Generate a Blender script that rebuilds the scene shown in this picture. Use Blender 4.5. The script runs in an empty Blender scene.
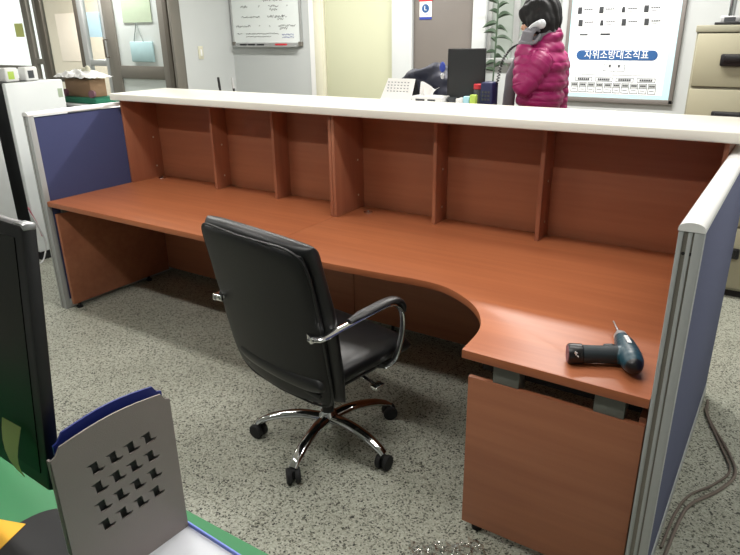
import bpy, bmesh, math, random
from mathutils import Vector as V, Matrix, Quaternion
random.seed(7)
S = bpy.context.scene
COL = S.collection
PI = math.pi

# ------------------------------------------------------------------ colours and materials
def lin(h):
    h = h.lstrip('#'); out = []
    for i in (0, 2, 4):
        c = int(h[i:i+2], 16)/255
        out.append(c/12.92 if c <= .04045 else ((c+.055)/1.055)**2.4)
    return (*out, 1)

def nodes(name):
    m = bpy.data.materials.new(name); m.use_nodes = True
    nt = m.node_tree
    return m, nt, nt.nodes['Principled BSDF']

def tex_vec(nt, scale, kind='Object'):
    tc = nt.nodes.new('ShaderNodeTexCoord'); mp = nt.nodes.new('ShaderNodeMapping')
    mp.inputs['Scale'].default_value = scale
    nt.links.new(tc.outputs[kind], mp.inputs['Vector'])
    return mp.outputs['Vector']

def mat(name, c, rough=.5, metal=0., var=.06, vscale=18., bump=0., bscale=200., spec=.5, coat=0., trans=0.):
    """plain procedural material: slight noise variation in colour, optional fine bump"""
    m, nt, b = nodes(name)
    n = nt.nodes.new('ShaderNodeTexNoise'); n.inputs['Scale'].default_value = vscale; n.inputs['Detail'].default_value = 4
    nt.links.new(tex_vec(nt, (1, 1, 1)), n.inputs['Vector'])
    mx = nt.nodes.new('ShaderNodeMix'); mx.data_type = 'RGBA'
    c1 = lin(c); d = [min(1, x*(1+var)) for x in c1[:3]]; e = [x*(1-var) for x in c1[:3]]
    mx.inputs['A'].default_value = (*e, 1); mx.inputs['B'].default_value = (*d, 1)
    nt.links.new(n.outputs['Fac'], mx.inputs['Factor'])
    nt.links.new(mx.outputs['Result'], b.inputs['Base Color'])
    b.inputs['Roughness'].default_value = rough; b.inputs['Metallic'].default_value = metal
    b.inputs['Specular IOR Level'].default_value = spec
    if coat: b.inputs['Coat Weight'].default_value = coat; b.inputs['Coat Roughness'].default_value = .1
    if trans: b.inputs['Transmission Weight'].default_value = trans
    if bump:
        nb = nt.nodes.new('ShaderNodeTexNoise'); nb.inputs['Scale'].default_value = bscale; nb.inputs['Detail'].default_value = 2
        nt.links.new(tex_vec(nt, (1, 1, 1)), nb.inputs['Vector'])
        bp = nt.nodes.new('ShaderNodeBump'); bp.inputs['Strength'].default_value = bump; bp.inputs['Distance'].default_value = .002
        nt.links.new(nb.outputs['Fac'], bp.inputs['Height']); nt.links.new(bp.outputs['Normal'], b.inputs['Normal'])
    return m

def wood(name, ca, cb, scale, rough=.38):
    m, nt, b = nodes(name)
    n = nt.nodes.new('ShaderNodeTexNoise'); n.inputs['Scale'].default_value = 1; n.inputs['Detail'].default_value = 5; n.inputs['Roughness'].default_value = .6
    nt.links.new(tex_vec(nt, scale), n.inputs['Vector'])
    n2 = nt.nodes.new('ShaderNodeTexNoise'); n2.inputs['Scale'].default_value = 1; n2.inputs['Detail'].default_value = 2
    nt.links.new(tex_vec(nt, tuple(s*.22 for s in scale)), n2.inputs['Vector'])
    ad = nt.nodes.new('ShaderNodeMath'); ad.operation = 'ADD'
    nt.links.new(n.outputs['Fac'], ad.inputs[0]); nt.links.new(n2.outputs['Fac'], ad.inputs[1])
    r = nt.nodes.new('ShaderNodeValToRGB')
    r.color_ramp.elements[0].position = .37; r.color_ramp.elements[0].color = lin(ca)
    r.color_ramp.elements[1].position = .63; r.color_ramp.elements[1].color = lin(cb)
    hl = nt.nodes.new('ShaderNodeMath'); hl.operation = 'MULTIPLY'; hl.inputs[1].default_value = .5
    nt.links.new(ad.outputs[0], hl.inputs[0]); nt.links.new(hl.outputs[0], r.inputs['Fac'])
    nt.links.new(r.outputs['Color'], b.inputs['Base Color'])
    b.inputs['Roughness'].default_value = rough; b.inputs['Specular IOR Level'].default_value = .45
    return m

def terrazzo():
    m, nt, b = nodes('terrazzo floor')
    vec = tex_vec(nt, (1, 1, 1))
    def cells(scale, stops):
        v = nt.nodes.new('ShaderNodeTexVoronoi'); v.inputs['Scale'].default_value = scale
        nt.links.new(vec, v.inputs['Vector'])
        s = nt.nodes.new('ShaderNodeSeparateColor'); nt.links.new(v.outputs['Color'], s.inputs['Color'])
        r = nt.nodes.new('ShaderNodeValToRGB'); r.color_ramp.interpolation = 'CONSTANT'
        els = r.color_ramp.elements
        els[0].position = 0; els[0].color = lin(stops[0][1])
        els[1].position = stops[1][0]; els[1].color = lin(stops[1][1])
        for p, c in stops[2:]:
            e = els.new(p); e.color = lin(c)
        nt.links.new(s.outputs[0], r.inputs['Fac'])
        return r.outputs['Color'], v
    ca, va = cells(185, [(0, '#62635b'), (.09, '#97988d'), (.28, '#aeafa3'), (.62, '#b8b9ad'), (.88, '#c6c7bc')])
    cb, vb = cells(140, [(0, '#4a4b46'), (.055, '#a8a8a0'), (.10, '#ffffff')])
    mu = nt.nodes.new('ShaderNodeMix'); mu.data_type = 'RGBA'; mu.blend_type = 'MULTIPLY'; mu.inputs['Factor'].default_value = .9
    nt.links.new(ca, mu.inputs['A']); nt.links.new(cb, mu.inputs['B'])
    n = nt.nodes.new('ShaderNodeTexNoise'); n.inputs['Scale'].default_value = 1.7; n.inputs['Detail'].default_value = 5
    nt.links.new(vec, n.inputs['Vector'])
    st = nt.nodes.new('ShaderNodeValToRGB')
    st.color_ramp.elements[0].position = .3; st.color_ramp.elements[0].color = (.74, .745, .71, 1)
    st.color_ramp.elements[1].position = .7; st.color_ramp.elements[1].color = (.96, .965, .94, 1)
    nt.links.new(n.outputs['Fac'], st.inputs['Fac'])
    m2 = nt.nodes.new('ShaderNodeMix'); m2.data_type = 'RGBA'; m2.blend_type = 'MULTIPLY'; m2.inputs['Factor'].default_value = 1
    nt.links.new(mu.outputs['Result'], m2.inputs['A']); nt.links.new(st.outputs['Color'], m2.inputs['B'])
    # thin divider strips every 0.8 m
    br = nt.nodes.new('ShaderNodeTexBrick'); br.offset = 0
    br.inputs['Scale'].default_value = 1; br.inputs['Brick Width'].default_value = .8; br.inputs['Row Height'].default_value = .8
    br.inputs['Mortar Size'].default_value = .0022; br.inputs['Mortar Smooth'].default_value = .3
    br.inputs['Color1'].default_value = br.inputs['Color2'].default_value = (1, 1, 1, 1)
    br.inputs['Mortar'].default_value = (.62, .62, .58, 1)
    nt.links.new(vec, br.inputs['Vector'])
    m3 = nt.nodes.new('ShaderNodeMix'); m3.data_type = 'RGBA'; m3.blend_type = 'MULTIPLY'; m3.inputs['Factor'].default_value = 1
    nt.links.new(m2.outputs['Result'], m3.inputs['A']); nt.links.new(br.outputs['Color'], m3.inputs['B'])
    nt.links.new(m3.outputs['Result'], b.inputs['Base Color'])
    b.inputs['Roughness'].default_value = .42; b.inputs['Specular IOR Level'].default_value = .4
    return m

def thin_paper(name, c):
    m = mat(name, c, .8, var=.04); nt = m.node_tree; b = nt.nodes['Principled BSDF']; o = nt.nodes['Material Output']
    t = nt.nodes.new('ShaderNodeBsdfTranslucent'); t.inputs['Color'].default_value = lin(c)
    x = nt.nodes.new('ShaderNodeMixShader'); x.inputs[0].default_value = .5
    nt.links.new(b.outputs[0], x.inputs[1]); nt.links.new(t.outputs[0], x.inputs[2]); nt.links.new(x.outputs[0], o.inputs['Surface'])
    return m

def glass_mat(name, tint=(.93, .97, .96), frost=0., blend=.12):
    m = bpy.data.materials.new(name); m.use_nodes = True; nt = m.node_tree; nt.nodes.clear()
    o = nt.nodes.new('ShaderNodeOutputMaterial')
    t = nt.nodes.new('ShaderNodeBsdfTransparent'); t.inputs['Color'].default_value = (*tint, 1)
    g = nt.nodes.new('ShaderNodeBsdfGlossy'); g.inputs['Roughness'].default_value = .03
    f = nt.nodes.new('ShaderNodeLayerWeight'); f.inputs['Blend'].default_value = blend
    mx = nt.nodes.new('ShaderNodeMixShader')
    nt.links.new(f.outputs['Facing'], mx.inputs[0]); nt.links.new(t.outputs[0], mx.inputs[1]); nt.links.new(g.outputs[0], mx.inputs[2])
    last = mx.outputs[0]
    if frost:
        d = nt.nodes.new('ShaderNodeBsdfDiffuse'); d.inputs['Color'].default_value = (.74, .79, .78, 1)
        tr = nt.nodes.new('ShaderNodeBsdfTranslucent'); tr.inputs['Color'].default_value = (.8, .85, .84, 1)
        a = nt.nodes.new('ShaderNodeMixShader'); a.inputs[0].default_value = .35
        nt.links.new(d.outputs[0], a.inputs[1]); nt.links.new(tr.outputs[0], a.inputs[2])
        m2 = nt.nodes.new('ShaderNodeMixShader'); m2.inputs[0].default_value = frost
        nt.links.new(last, m2.inputs[1]); nt.links.new(a.outputs[0], m2.inputs[2]); last = m2.outputs[0]
    nt.links.new(last, o.inputs['Surface'])
    return m

M = dict(
    wood_x=wood('cherry laminate', '#9a5838', '#ad6843', (1.3, 26, 26), .40),
    wood_panel=wood('cherry laminate panel', '#955d43', '#a66b4d', (1.3, 26, 26), .42),
    wood_z=wood('cherry laminate upright', '#955d45', '#a86d50', (26, 26, 1.3), .42),
    white_slab=mat('white solid surface', '#d9d7cd', .28, var=.02, vscale=160),
    blue_in=mat('navy blue partition fabric', '#464b6e', .95, var=.10, vscale=260, bump=.35, bscale=500, spec=.1),
    blue_out=mat('lavender blue partition fabric', '#656980', .95, var=.08, vscale=260, bump=.35, bscale=500, spec=.1),
    alu=mat('grey painted aluminium', '#a6a9a8', .45, var=.03, spec=.5),
    alu_dark=mat('dark groove grey', '#4b4d4c', .6),
    cap_white=mat('white plastic cap', '#e4e4e2', .3, var=.01),
    bracket=mat('grey green steel', '#5e605a', .5),
    chrome=mat('chrome', '#d9dadb', .08, 1., var=.01),
    steel=mat('brushed steel', '#a9aaac', .3, 1.),
    leather=mat('black leather', '#0e0f11', .38, var=.1, bump=.25, bscale=330, spec=.5),
    leather_back=mat('black leatherette', '#0b0c0e', .5, var=.1, bump=.2, bscale=330, spec=.4),
    black=mat('black plastic', '#121214', .35, var=.05),
    black_matte=mat('matte black rubber', '#131315', .7),
    screen=mat('black glossy screen', '#08090b', .3, var=.02, spec=.25),
    screen_grey=mat('dark grey screen', '#2c2e30', .3, var=.03),
    drill_body=mat('dark teal plastic', '#1b3f4b', .38, var=.04),
    drill_grip=mat('charcoal rubber grip', '#1f2a2e', .6, bump=.3, bscale=700),
    silver=mat('silver paint', '#c4c5c6', .3, .6),
    white=mat('white paint', '#e9eae8', .4, var=.015),
    white_paper=mat('white paper', '#f2f2f0', .8, var=.01),
    wall=mat('white wall paint', '#c3c7c6', .8, var=.02, vscale=3, bump=.1, bscale=120),
    wall_grey=mat('pale grey wall paint', '#b9bdbc', .8, var=.02, vscale=3, bump=.1, bscale=120),
    ceiling=mat('ceiling tile white', '#dcdcd8', .9, var=.02),
    cream=mat('cream painted board', '#b9bb9f', .7, var=.02, vscale=4),
    cream_trim=mat('cream door trim', '#cfcdb8', .6, var=.02),
    door_brown=mat('taupe steel door', '#6f6963', .5, var=.04, vscale=8),
    beige=mat('beige enamelled steel', '#98947d', .45, var=.015),
    beige_top=mat('grey green enamelled steel', '#8a8875', .45, var=.015),
    frame_grey=mat('warm grey aluminium', '#79756d', .42, .3, var=.03),
    frame_brown=mat('brown grey aluminium', '#5d574e', .45, .3, var=.03),
    frame_silver=mat('silver aluminium', '#b5b7b6', .35, .5, var=.02),
    board_frame=mat('grey brown board frame', '#7f7b77', .4, .3, var=.03),
    board_blue=mat('light blue board margin', '#bfe6ee', .5, var=.01),
    board_white=mat('white board face', '#f1f4f5', .5, var=.01),
    wb_face=mat('whiteboard enamel', '#dfe5e3', .25, var=.01),
    pill=mat('blue title band', '#255489', .5, var=.02),
    ink=mat('dark ink', '#303235', .7), ink_grey=mat('grey ink', '#46494c', .7), line_grey=mat('pale grey line', '#7c8488', .7),
    ink_blue=mat('blue ink', '#2a3f9a', .6), red=mat('red plastic', '#c8313a', .45),
    green_mat=mat('green desk mat', '#18743f', .45, var=.06, vscale=10),
    desk_edge=mat('grey desk laminate', '#8f918d', .5),
    organizer=mat('grey powder coated steel', '#8d8380', .5, var=.03, bump=.12, bscale=500),
    organizer_blue=mat('dark blue plastic', '#23307f', .4), organizer_rim=mat('lavender blue plastic', '#7489d8', .4),
    tray=mat('pale grey white plastic', '#d6d9e0', .35),
    yellow=mat('yellow paper', '#f2b632', .7, var=.03), note=thin_paper('pale green paper', '#d3e7a0'),
    fridge=mat('white enamel', '#e6ebea', .3, var=.01), fridge_gap_shade=mat('gap shade black', '#202123', .5),  # black refrigerator body stands in for the shade in the gap beside it
    cabinet_grey=mat('pale grey steel', '#c3c7c5', .5),
    cardboard=mat('brown cardboard', '#8a6f55', .85, var=.06), cloth_green=mat('dark green pad', '#1c6a50', .85, var=.1, bump=.3),
    clear=glass_mat('clear plastic film', (.96, .96, .96), blend=.3),
    glass=glass_mat('window glass'), frosted=glass_mat('frosted glass', frost=.92),
    sign_blue=mat('pale blue sheet', '#b6d5e2', .6, var=.04), sheet_green=mat('grey green sheet', '#a9b8a0', .7, var=.05),
    sheet_cyan=mat('pale cyan sheet', '#a9c8cc', .6, var=.06), sticker_green=thin_paper('yellow green sticker', '#c4c795'),
    string=mat('grey string', '#8f9a97', .7),
    corridor=mat('beige corridor wall', '#cfc0ae', .8), notice=mat('pale pink notice', '#efdccd', .7),
    purple_mark=mat('plum plastic', '#7a5560', .5),
    skin=mat('skin', '#c9967c', .5, var=.03), hair=mat('black hair', '#0c0b0d', .75, var=.15, vscale=120, bump=.4, bscale=160),
    jacket=mat('magenta nylon', '#8e1256', .5, var=.05, vscale=40, spec=.45), scarf=mat('grey knit', '#6d6a70', .9, var=.1, vscale=180, bump=.5, bscale=180),
    glove=mat('grey knit glove', '#77767c', .9, var=.12, vscale=200, bump=.6, bscale=260), trousers=mat('dark trousers', '#23242a', .8),
    handset=mat('pale grey handset', '#c9ccd0', .35),
    navy=mat('navy plastic', '#1e2450', .45), navy_cloth=mat('navy padded cloth', '#1d2031', .6, var=.15, bump=.3, bscale=60),
    plum_cloth=mat('dark plum padded cloth', '#2a2238', .6, var=.15, bump=.3, bscale=60),
    leaf=mat('dark green leaf', '#3d503d', .5, var=.15, vscale=20), dusk=mat('grey window backing', '#8b938c', .8),
    pot=mat('brown pot', '#6b4a38', .7),
    wire_red=mat('pink red cable', '#b0626e', .5), wire_white=mat('grey white cable', '#c2c2c2', .5), wire_brown=mat('grey brown cable', '#6e635a', .5),
    green_pack=mat('lime green pack', '#b5d25a', .5), cyan_pack=mat('pale cyan pack', '#a8dbe8', .5),
)
M['floor'] = terrazzo()

# ------------------------------------------------------------------ mesh helpers (world coordinates)
class MB:
    def __init__(s): s.v = []; s.f = []
    def add(s, verts, faces):
        n = len(s.v); s.v += [V(p) for p in verts]; s.f += [tuple(i+n for i in f) for f in faces]; return s
    def bm(s, bm):
        bm.verts.index_update()
        s.add([v.co.copy() for v in bm.verts], [[v.index for v in f.verts] for f in bm.faces]); bm.free(); return s
    def box(s, x0, x1, y0, y1, z0, z1, bev=0., seg=2, mtx=None):
        bm = bmesh.new(); bmesh.ops.create_cube(bm, size=1)
        for v in bm.verts:
            v.co = V(((x0+x1)/2+v.co.x*(x1-x0), (y0+y1)/2+v.co.y*(y1-y0), (z0+z1)/2+v.co.z*(z1-z0)))
        if bev: bmesh.ops.bevel(bm, geom=bm.edges[:], offset=bev, segments=seg, affect='EDGES', profile=.5)
        if mtx: bm.transform(mtx)
        return s.bm(bm)
    def prism(s, pts, z0, z1, bev=0., mtx=None):
        bm = bmesh.new()
        vs = [bm.verts.new((x, y, z0)) for x, y in pts]
        f = bm.faces.new(vs)
        r = bmesh.ops.extrude_face_region(bm, geom=[f])
        for e in r['geom']:
            if isinstance(e, bmesh.types.BMVert): e.co.z = z1
        bmesh.ops.recalc_face_normals(bm, faces=bm.faces[:])
        if bev:
            ed = [e for e in bm.edges if abs(e.verts[0].co.z-e.verts[1].co.z) < 1e-6]
            bmesh.ops.bevel(bm, geom=ed, offset=bev, segments=2, affect='EDGES', profile=.5)
        if mtx: bm.transform(mtx)
        return s.bm(bm)
    def tube(s, pts, r, n=10, flat=None, caps=True, up=None):
        """r: radius or list; flat: (a,b) multipliers of the section across / along 'up'"""
        pts = [V(p) for p in pts]; m = len(pts)
        rs = r if isinstance(r, (list, tuple)) else [r]*m
        tan = []
        for i in range(m):
            a = pts[max(0, i-1)]; b = pts[min(m-1, i+1)]; tan.append((b-a).normalized())
        u = V(up) if up else (V((0, 0, 1)) if abs(tan[0].z) < .9 else V((1, 0, 0)))
        vs = []; fs = []
        nrm = (u-tan[0]*u.dot(tan[0])).normalized()
        fa, fb = flat or (1, 1)
        for i in range(m):
            if i: 
                nrm = nrm-tan[i]*nrm.dot(tan[i])
                nrm.normalize()
            bi = tan[i].cross(nrm)
            for k in range(n):
                a = 2*PI*k/n
                vs.append(pts[i]+bi*(math.cos(a)*rs[i]*fa)+nrm*(math.sin(a)*rs[i]*fb))
        for i in range(m-1):
            for k in range(n):
                k2 = (k+1) % n
                fs.append((i*n+k, i*n+k2, (i+1)*n+k2, (i+1)*n+k))
        if caps: fs.append(tuple(range(n-1, -1, -1))); fs.append(tuple((m-1)*n+k for k in range(n)))
        return s.add(vs, fs)
    def lathe(s, prof, c=(0, 0, 0), axis=(0, 0, 1), n=20):
        """prof: (radius, height) pairs"""
        q = V((0, 0, 1)).rotation_difference(V(axis).normalized()); c = V(c); vs = []; fs = []
        for r, h in prof:
            for k in range(n):
                a = 2*PI*k/n; vs.append(c+q@V((r*math.cos(a), r*math.sin(a), h)))
        for i in range(len(prof)-1):
            for k in range(n):
                k2 = (k+1) % n; fs.append((i*n+k, i*n+k2, (i+1)*n+k2, (i+1)*n+k))
        fs.append(tuple(range(n-1, -1, -1))); fs.append(tuple((len(prof)-1)*n+k for k in range(n)))
        return s.add(vs, fs)
    def ell(s, c, r, q=None, seg=16):
        bm = bmesh.new(); bmesh.ops.create_uvsphere(bm, u_segments=seg, v_segments=seg//2+2, radius=1)
        for v in bm.verts:
            p = V((v.co.x*r[0], v.co.y*r[1], v.co.z*r[2]))
            v.co = V(c)+(q@p if q else p)
        return s.bm(bm)
    def mesh(s, name):
        me = bpy.data.meshes.new(name); me.from_pydata([tuple(v) for v in s.v], [], s.f)
        bm = bmesh.new(); bm.from_mesh(me); bmesh.ops.recalc_face_normals(bm, faces=bm.faces[:]); bm.to_mesh(me); bm.free()
        me.update(); return me

def world_loc(o):
    p = V((0, 0, 0))
    while o: p += o.location; o = o.parent
    return p

def link(name, me, m, parent=None, origin=None, smooth=True, angle=35, local=False):
    o = bpy.data.objects.new(name, me); COL.objects.link(o)
    if parent is not None:
        o.parent = parent
        if not local: me.transform(Matrix.Translation(-world_loc(parent)))
    else:
        if origin is None and len(me.vertices):
            xs = [v.co for v in me.vertices]
            origin = V((sum(v.x for v in xs)/len(xs), sum(v.y for v in xs)/len(xs), min(v.z for v in xs)))
        o.location = V(origin)
        me.transform(Matrix.Translation(-V(origin)))
    if m is not None: me.materials.append(m if not isinstance(m, str) else M[m])
    if smooth and len(me.polygons):
        bm = bmesh.new(); bm.from_mesh(me)
        for f in bm.faces: f.smooth = True
        for e in bm.edges:
            e.smooth = not (len(e.link_faces) == 2 and e.calc_face_angle(0) > math.radians(angle))
        bm.to_mesh(me); bm.free()
    return o

def part(name, mb, m, parent=None, label=None, **k):
    o = link(name, mb.mesh(name) if isinstance(mb, MB) else mb, m, parent, **k)
    if label: o['label'] = label
    return o

def thing(name, label, cat, loc, rz=0, group=None):
    o = bpy.data.objects.new(name, None); COL.objects.link(o); o.location = loc; o.rotation_euler = (0, 0, rz)
    o.empty_display_size = .1
    o['label'] = label; o['category'] = cat
    if group: o['group'] = group
    return o

def tag(o, label, cat, group=None):
    o['label'] = label; o['category'] = cat
    if group: o['group'] = group
    return o

def struct(name, mb, m, parent=None, **k):
    o = part(name, mb, m, parent, **k)
    if parent is None: o['kind'] = 'structure'
    return o

def evaluated(me, mods):
    o = bpy.data.objects.new('tmp', me); COL.objects.link(o)
    for typ, kw in mods:
        md = o.modifiers.new(typ, typ)
        for a, b in kw.items(): setattr(md, a, b)
    dg = bpy.context.evaluated_depsgraph_get(); dg.update()
    r = bpy.data.meshes.new_from_object(o.evaluated_get(dg))
    bpy.data.objects.remove(o)
    return r

def blob(mb, voxel=.008, smooth=4, f=.5):
    """fuse overlapping pieces into one continuous surface"""
    return evaluated(mb.mesh('blob'), [('REMESH', dict(mode='VOXEL', voxel_size=voxel)), ('SMOOTH', dict(iterations=smooth, factor=f))])

def limb(mb, pts, rs, n=14, sub=6):
    """rounded tapered limb along a polyline"""
    for i in range(len(pts)-1):
        a, b = V(pts[i]), V(pts[i+1])
        for k in range(sub+1):
            t = k/sub; c = a.lerp(b, t); r = rs[i]*(1-t)+rs[i+1]*t
            mb.ell(c, (r, r, r), seg=n)
        mb.tube([a, b], [rs[i], rs[i+1]], n=n)
    return mb

def spline(pts, n=8):
    """Catmull-Rom through points"""
    P = [V(p) for p in pts]; P = [P[0]*2-P[1]]+P+[P[-1]*2-P[-2]]; out = []
    for i in range(1, len(P)-2):
        for k in range(n):
            t = k/n; a, b, c, d = P[i-1], P[i], P[i+1], P[i+2]
            out.append(.5*((2*b)+(c-a)*t+(2*a-5*b+4*c-d)*t*t+(3*b-a-3*c+d)*t**3))
    out.append(P[-2]); return out

def pad(w, h, fn, k=.35, p=8, nu=28, nv=28):
    """soft pad: fn(x, z, side, T) -> point; side +-1 is the front/back face, T the 0..1 thickness profile"""
    mb = MB(); vs = []; fs = []; idx = {}
    for side in (1, -1):
        for j in range(nv+1):
            for i in range(nu+1):
                bnd = i in (0, nu) or j in (0, nv)
                if side == -1 and bnd: idx[side, i, j] = idx[1, i, j]; continue
                u = math.sin((i/nu*2-1)*PI/2); v = math.sin((j/nv*2-1)*PI/2)
                x = w/2*u*math.sqrt(1-k*v*v/2); z = h/2*v*math.sqrt(1-k*u*u/2)
                T = ((1-abs(u)**p)*(1-abs(v)**p))**.5
                idx[side, i, j] = len(vs); vs.append(fn(x, z, side, T))
        for j in range(nv):
            for i in range(nu):
                fs.append((idx[side, i, j], idx[side, i+1, j], idx[side, i+1, j+1], idx[side, i, j+1]))
    return mb.add(vs, fs)

def text_mesh(s, size, loc, rot, depth=.0008, width=None):
    cu = bpy.data.curves.new('lettering', 'FONT'); cu.body = s; cu.size = size; cu.align_x = 'CENTER'; cu.align_y = 'CENTER'; cu.extrude = depth
    o = bpy.data.objects.new('tmp', cu); COL.objects.link(o)
    dg = bpy.context.evaluated_depsgraph_get(); dg.update()
    me = bpy.data.meshes.new_from_object(o.evaluated_get(dg)); bpy.data.objects.remove(o)
    sx = 1
    if width:
        xs = [v.co.x for v in me.vertices]; sx = width/(max(xs)-min(xs))
    me.transform(Matrix.Translation(V(loc))@rot.to_matrix().to_4x4()@Matrix.Diagonal((sx, 1, 1, 1)))
    return me
FRONT = Quaternion((1, 0, 0), PI/2)     # text lying in XY turned to face -Y

# ------------------------------------------------------------------ camera
f = V((-.516, .777, -.361)); 
yaw, pitch, roll = .586, -.3695, -.0156
fw = V((-math.sin(yaw)*math.cos(pitch), math.cos(yaw)*math.cos(pitch), math.sin(pitch)))
r0 = V((math.cos(yaw), math.sin(yaw), 0)); u0 = r0.cross(fw)
rr = r0*math.cos(roll)+u0*math.sin(roll); uu = -r0*math.sin(roll)+u0*math.cos(roll)
cd = bpy.data.cameras.new('camera'); cam = bpy.data.objects.new('camera', cd); COL.objects.link(cam)
cam.matrix_world = Matrix(((rr.x, uu.x, -fw.x, 3.7885), (rr.y, uu.y, -fw.y, -2.1221), (rr.z, uu.z, -fw.z, 1.6833), (0, 0, 0, 1)))
cd.sensor_width = 36; cd.lens = 641.86*36/740; cd.clip_start = .05
S.camera = cam

# ------------------------------------------------------------------ room shell
YB, XC, YD = 3.0, -1.267, 2.255       # back wall, corner wall, glazed front
CH = 2.62
struct('floor', MB().box(-9, 5.3, -4.3, 6, -.1, 0), 'floor', smooth=False, origin=(0, 0, 0))
struct('ceiling', MB().box(-5.4, 5.3, -4.3, 3.1, CH, CH+.1), 'ceiling', smooth=False)
struct('wall_right', MB().box(5.2, 5.3, -4.3, 3.1, 0, CH), 'wall', smooth=False)
struct('wall_rear', MB().box(-5.4, 5.3, -4.3, -4.2, 0, CH), 'wall', smooth=False)
struct('wall_left', MB().box(-5.4, -5.3, -4.2, YD+.08, 0, CH), 'wall', smooth=False)
struct('wall_back', MB().box(XC-.1, 5.3, YB, YB+.1, 0, CH), 'wall_grey', smooth=False)
struct('wall_corner', MB().box(XC-.12, XC, YD+.09, YB, 0, CH), 'wall', smooth=False)
struct('wall_glazed', MB().box(-5.3, XC-.001, YD, YD+.09, 2.25, CH), 'wall', smooth=False)
# corridor outside the glazing
struct('wall_corridor', MB().box(-6.75, -1.2, 4.2, 4.3, 0, CH), 'corridor', smooth=False)
struct('ceiling_corridor', MB().box(-6.75, XC-.12, YD+.09, 4.2, CH, CH+.08), 'ceiling', smooth=False)
tag(part('notice_sheet', MB().box(-6.2, -5.62, 4.19, 4.201, 1.28, 1.97, .004), 'notice'), 'pale pink notice sheet on the beige corridor wall seen through the glass', 'notice')

def glazing(name, x0, x1, z0, z1, rails, glassm, stile=.11, fm='frame_grey', pieces=()):
    t = struct(name, MB().box(x0, x0+stile, YD+.01, YD+.06, z0, z1, .004).box(x1-stile*.6, x1, YD+.01, YD+.06, z0, z1, .004), fm)
    for a, b in rails:
        part('window_rail', MB().box(x0+stile, x1-stile*.6, YD+.012, YD+.058, a, b, .003), fm, t)
    part('window_pane', MB().box(x0+stile*.9, x1-stile*.5, YD+.032, YD+.038, z0+.02, z1-.02), glassm, t, smooth=False)
    return t
# door (frosted) and the panes to its left
door = glazing('door_1', -2.33, -1.40, .02, 2.2, [(1.245, 1.37), (.02, .14), (2.08, 2.2)], 'frosted', .16)
part('door_pull', MB().tube([(-2.30, YD+.0, 1.45), (-2.30, YD-.04, 1.45), (-2.30, YD-.04, 1.62), (-2.30, YD, 1.62)], .01), 'frame_brown', door)
struct('trim_1', MB().box(-1.397, -1.30, YD-.01, YD+.09, 0, 2.25, .006).box(-1.34, -1.325, YD-.02, YD, 0, 2.25), 'frame_brown')
struct('trim_2', MB().box(-1.298, -1.268, YD-.03, YD+.09, 0, 2.25, .004), 'frame_grey')
glazing('window_1', -2.74, -2.335, .02, 2.2, [(1.36, 1.42), (.02, .1)], 'glass', .08, 'frame_silver')
glazing('window_2', -3.50, -2.745, .02, 2.2, [(.02, .1), (1.18, 1.24)], 'glass', .10, 'frame_brown')
glazing('window_3', -3.74, -3.505, .02, 2.2, [(1.36, 1.42), (.02, .1)], 'glass', .07, 'frame_grey')
glazing('window_4', -5.29, -3.745, .02, 2.2, [(.02, .1), (1.30, 1.34)], 'glass', .06, 'frame_grey')
tag(part('wall_sign', MB().box(-2.57, -2.37, YD-.004, YD+.004, 1.645, 1.885), 'sign_blue'), 'pale blue notice sheet taped to the narrow glass pane left of the door', 'notice')
tag(part('sticker', MB().box(-4.0, -3.84, YD+.022, YD+.030, 1.655, 1.80), 'sticker_green'), 'yellow green square sticker on the bright left window', 'sticker')
tag(part('paper_sheet', MB().box(-2.03, -1.60, YD+.022, YD+.030, 1.775, 2.02), 'sheet_green'), 'grey green sheet stuck high on the frosted glass door', 'sheet')
bg = thing('hanging_bag', 'pale cyan bag hanging by strings from the frosted glass door', 'bag', (-1.79, YD+.02, 1.41))
part('bag_body', MB().box(-1.955, -1.62, YD+.004, YD+.026, 1.41, 1.60, .008), 'sheet_cyan', bg)
part('strap', MB().tube([(-1.90, YD+.02, 1.6), (-1.835, YD+.02, 1.77), (-1.76, YD+.02, 1.6)], .006, 6), 'string', bg)

# back wall: openings and trims, left to right
struct('trim_3', MB().box(-.25, -.175, YB-.012, YB, 0, CH, .002), 'white')
struct('trim_4', MB().box(-.17, -.052, YB-.045, YB, 0, 2.3, .006).box(-.15, -.07, YB-.052, YB-.044, 0, 2.3, .003), 'cream_trim')
struct('trim_5', MB().box(-.05, .69, YB-.02, YB, 0, 2.3, .002), 'cream')
struct('trim_6', MB().box(.692, .892, YB-.06, YB, 0, CH, .004), 'wall')
d2 = struct('door_2', MB().box(.894, 1.445, YB-.03, YB, 0, 2.15, .003), 'door_brown')
part('door_handle', MB().lathe([(.02, 0), (.02, .02), (.012, .03), (.026, .05), (.026, .07), (.01, .08)], (1.38, YB-.03, 1.0), (0, -1, 0)), 'chrome', d2)
struct('trim_7', MB().box(1.447, 1.56, YB-.06, YB, 0, CH, .004), 'wall')
w5 = struct('window_5', MB().box(1.562, 1.60, YB-.03, YB, 1.43, 2.2, .003).box(1.78, 1.83, YB-.03, YB, 1.43, 2.2, .003).box(2.1, 2.14, YB-.03, YB, 1.43, 2.2, .003)
            .box(1.562, 2.14, YB-.03, YB, 2.17, 2.21, .003), 'frame_silver')
part('window_sill', MB().box(1.562, 2.16, YB-.07, YB, 1.415, 1.45, .004), 'frame_silver', w5)
part('window_backing', MB().box(1.6, 2.1, YB-.012, YB-.004, 1.44, 2.19), 'dusk', w5)
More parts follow.
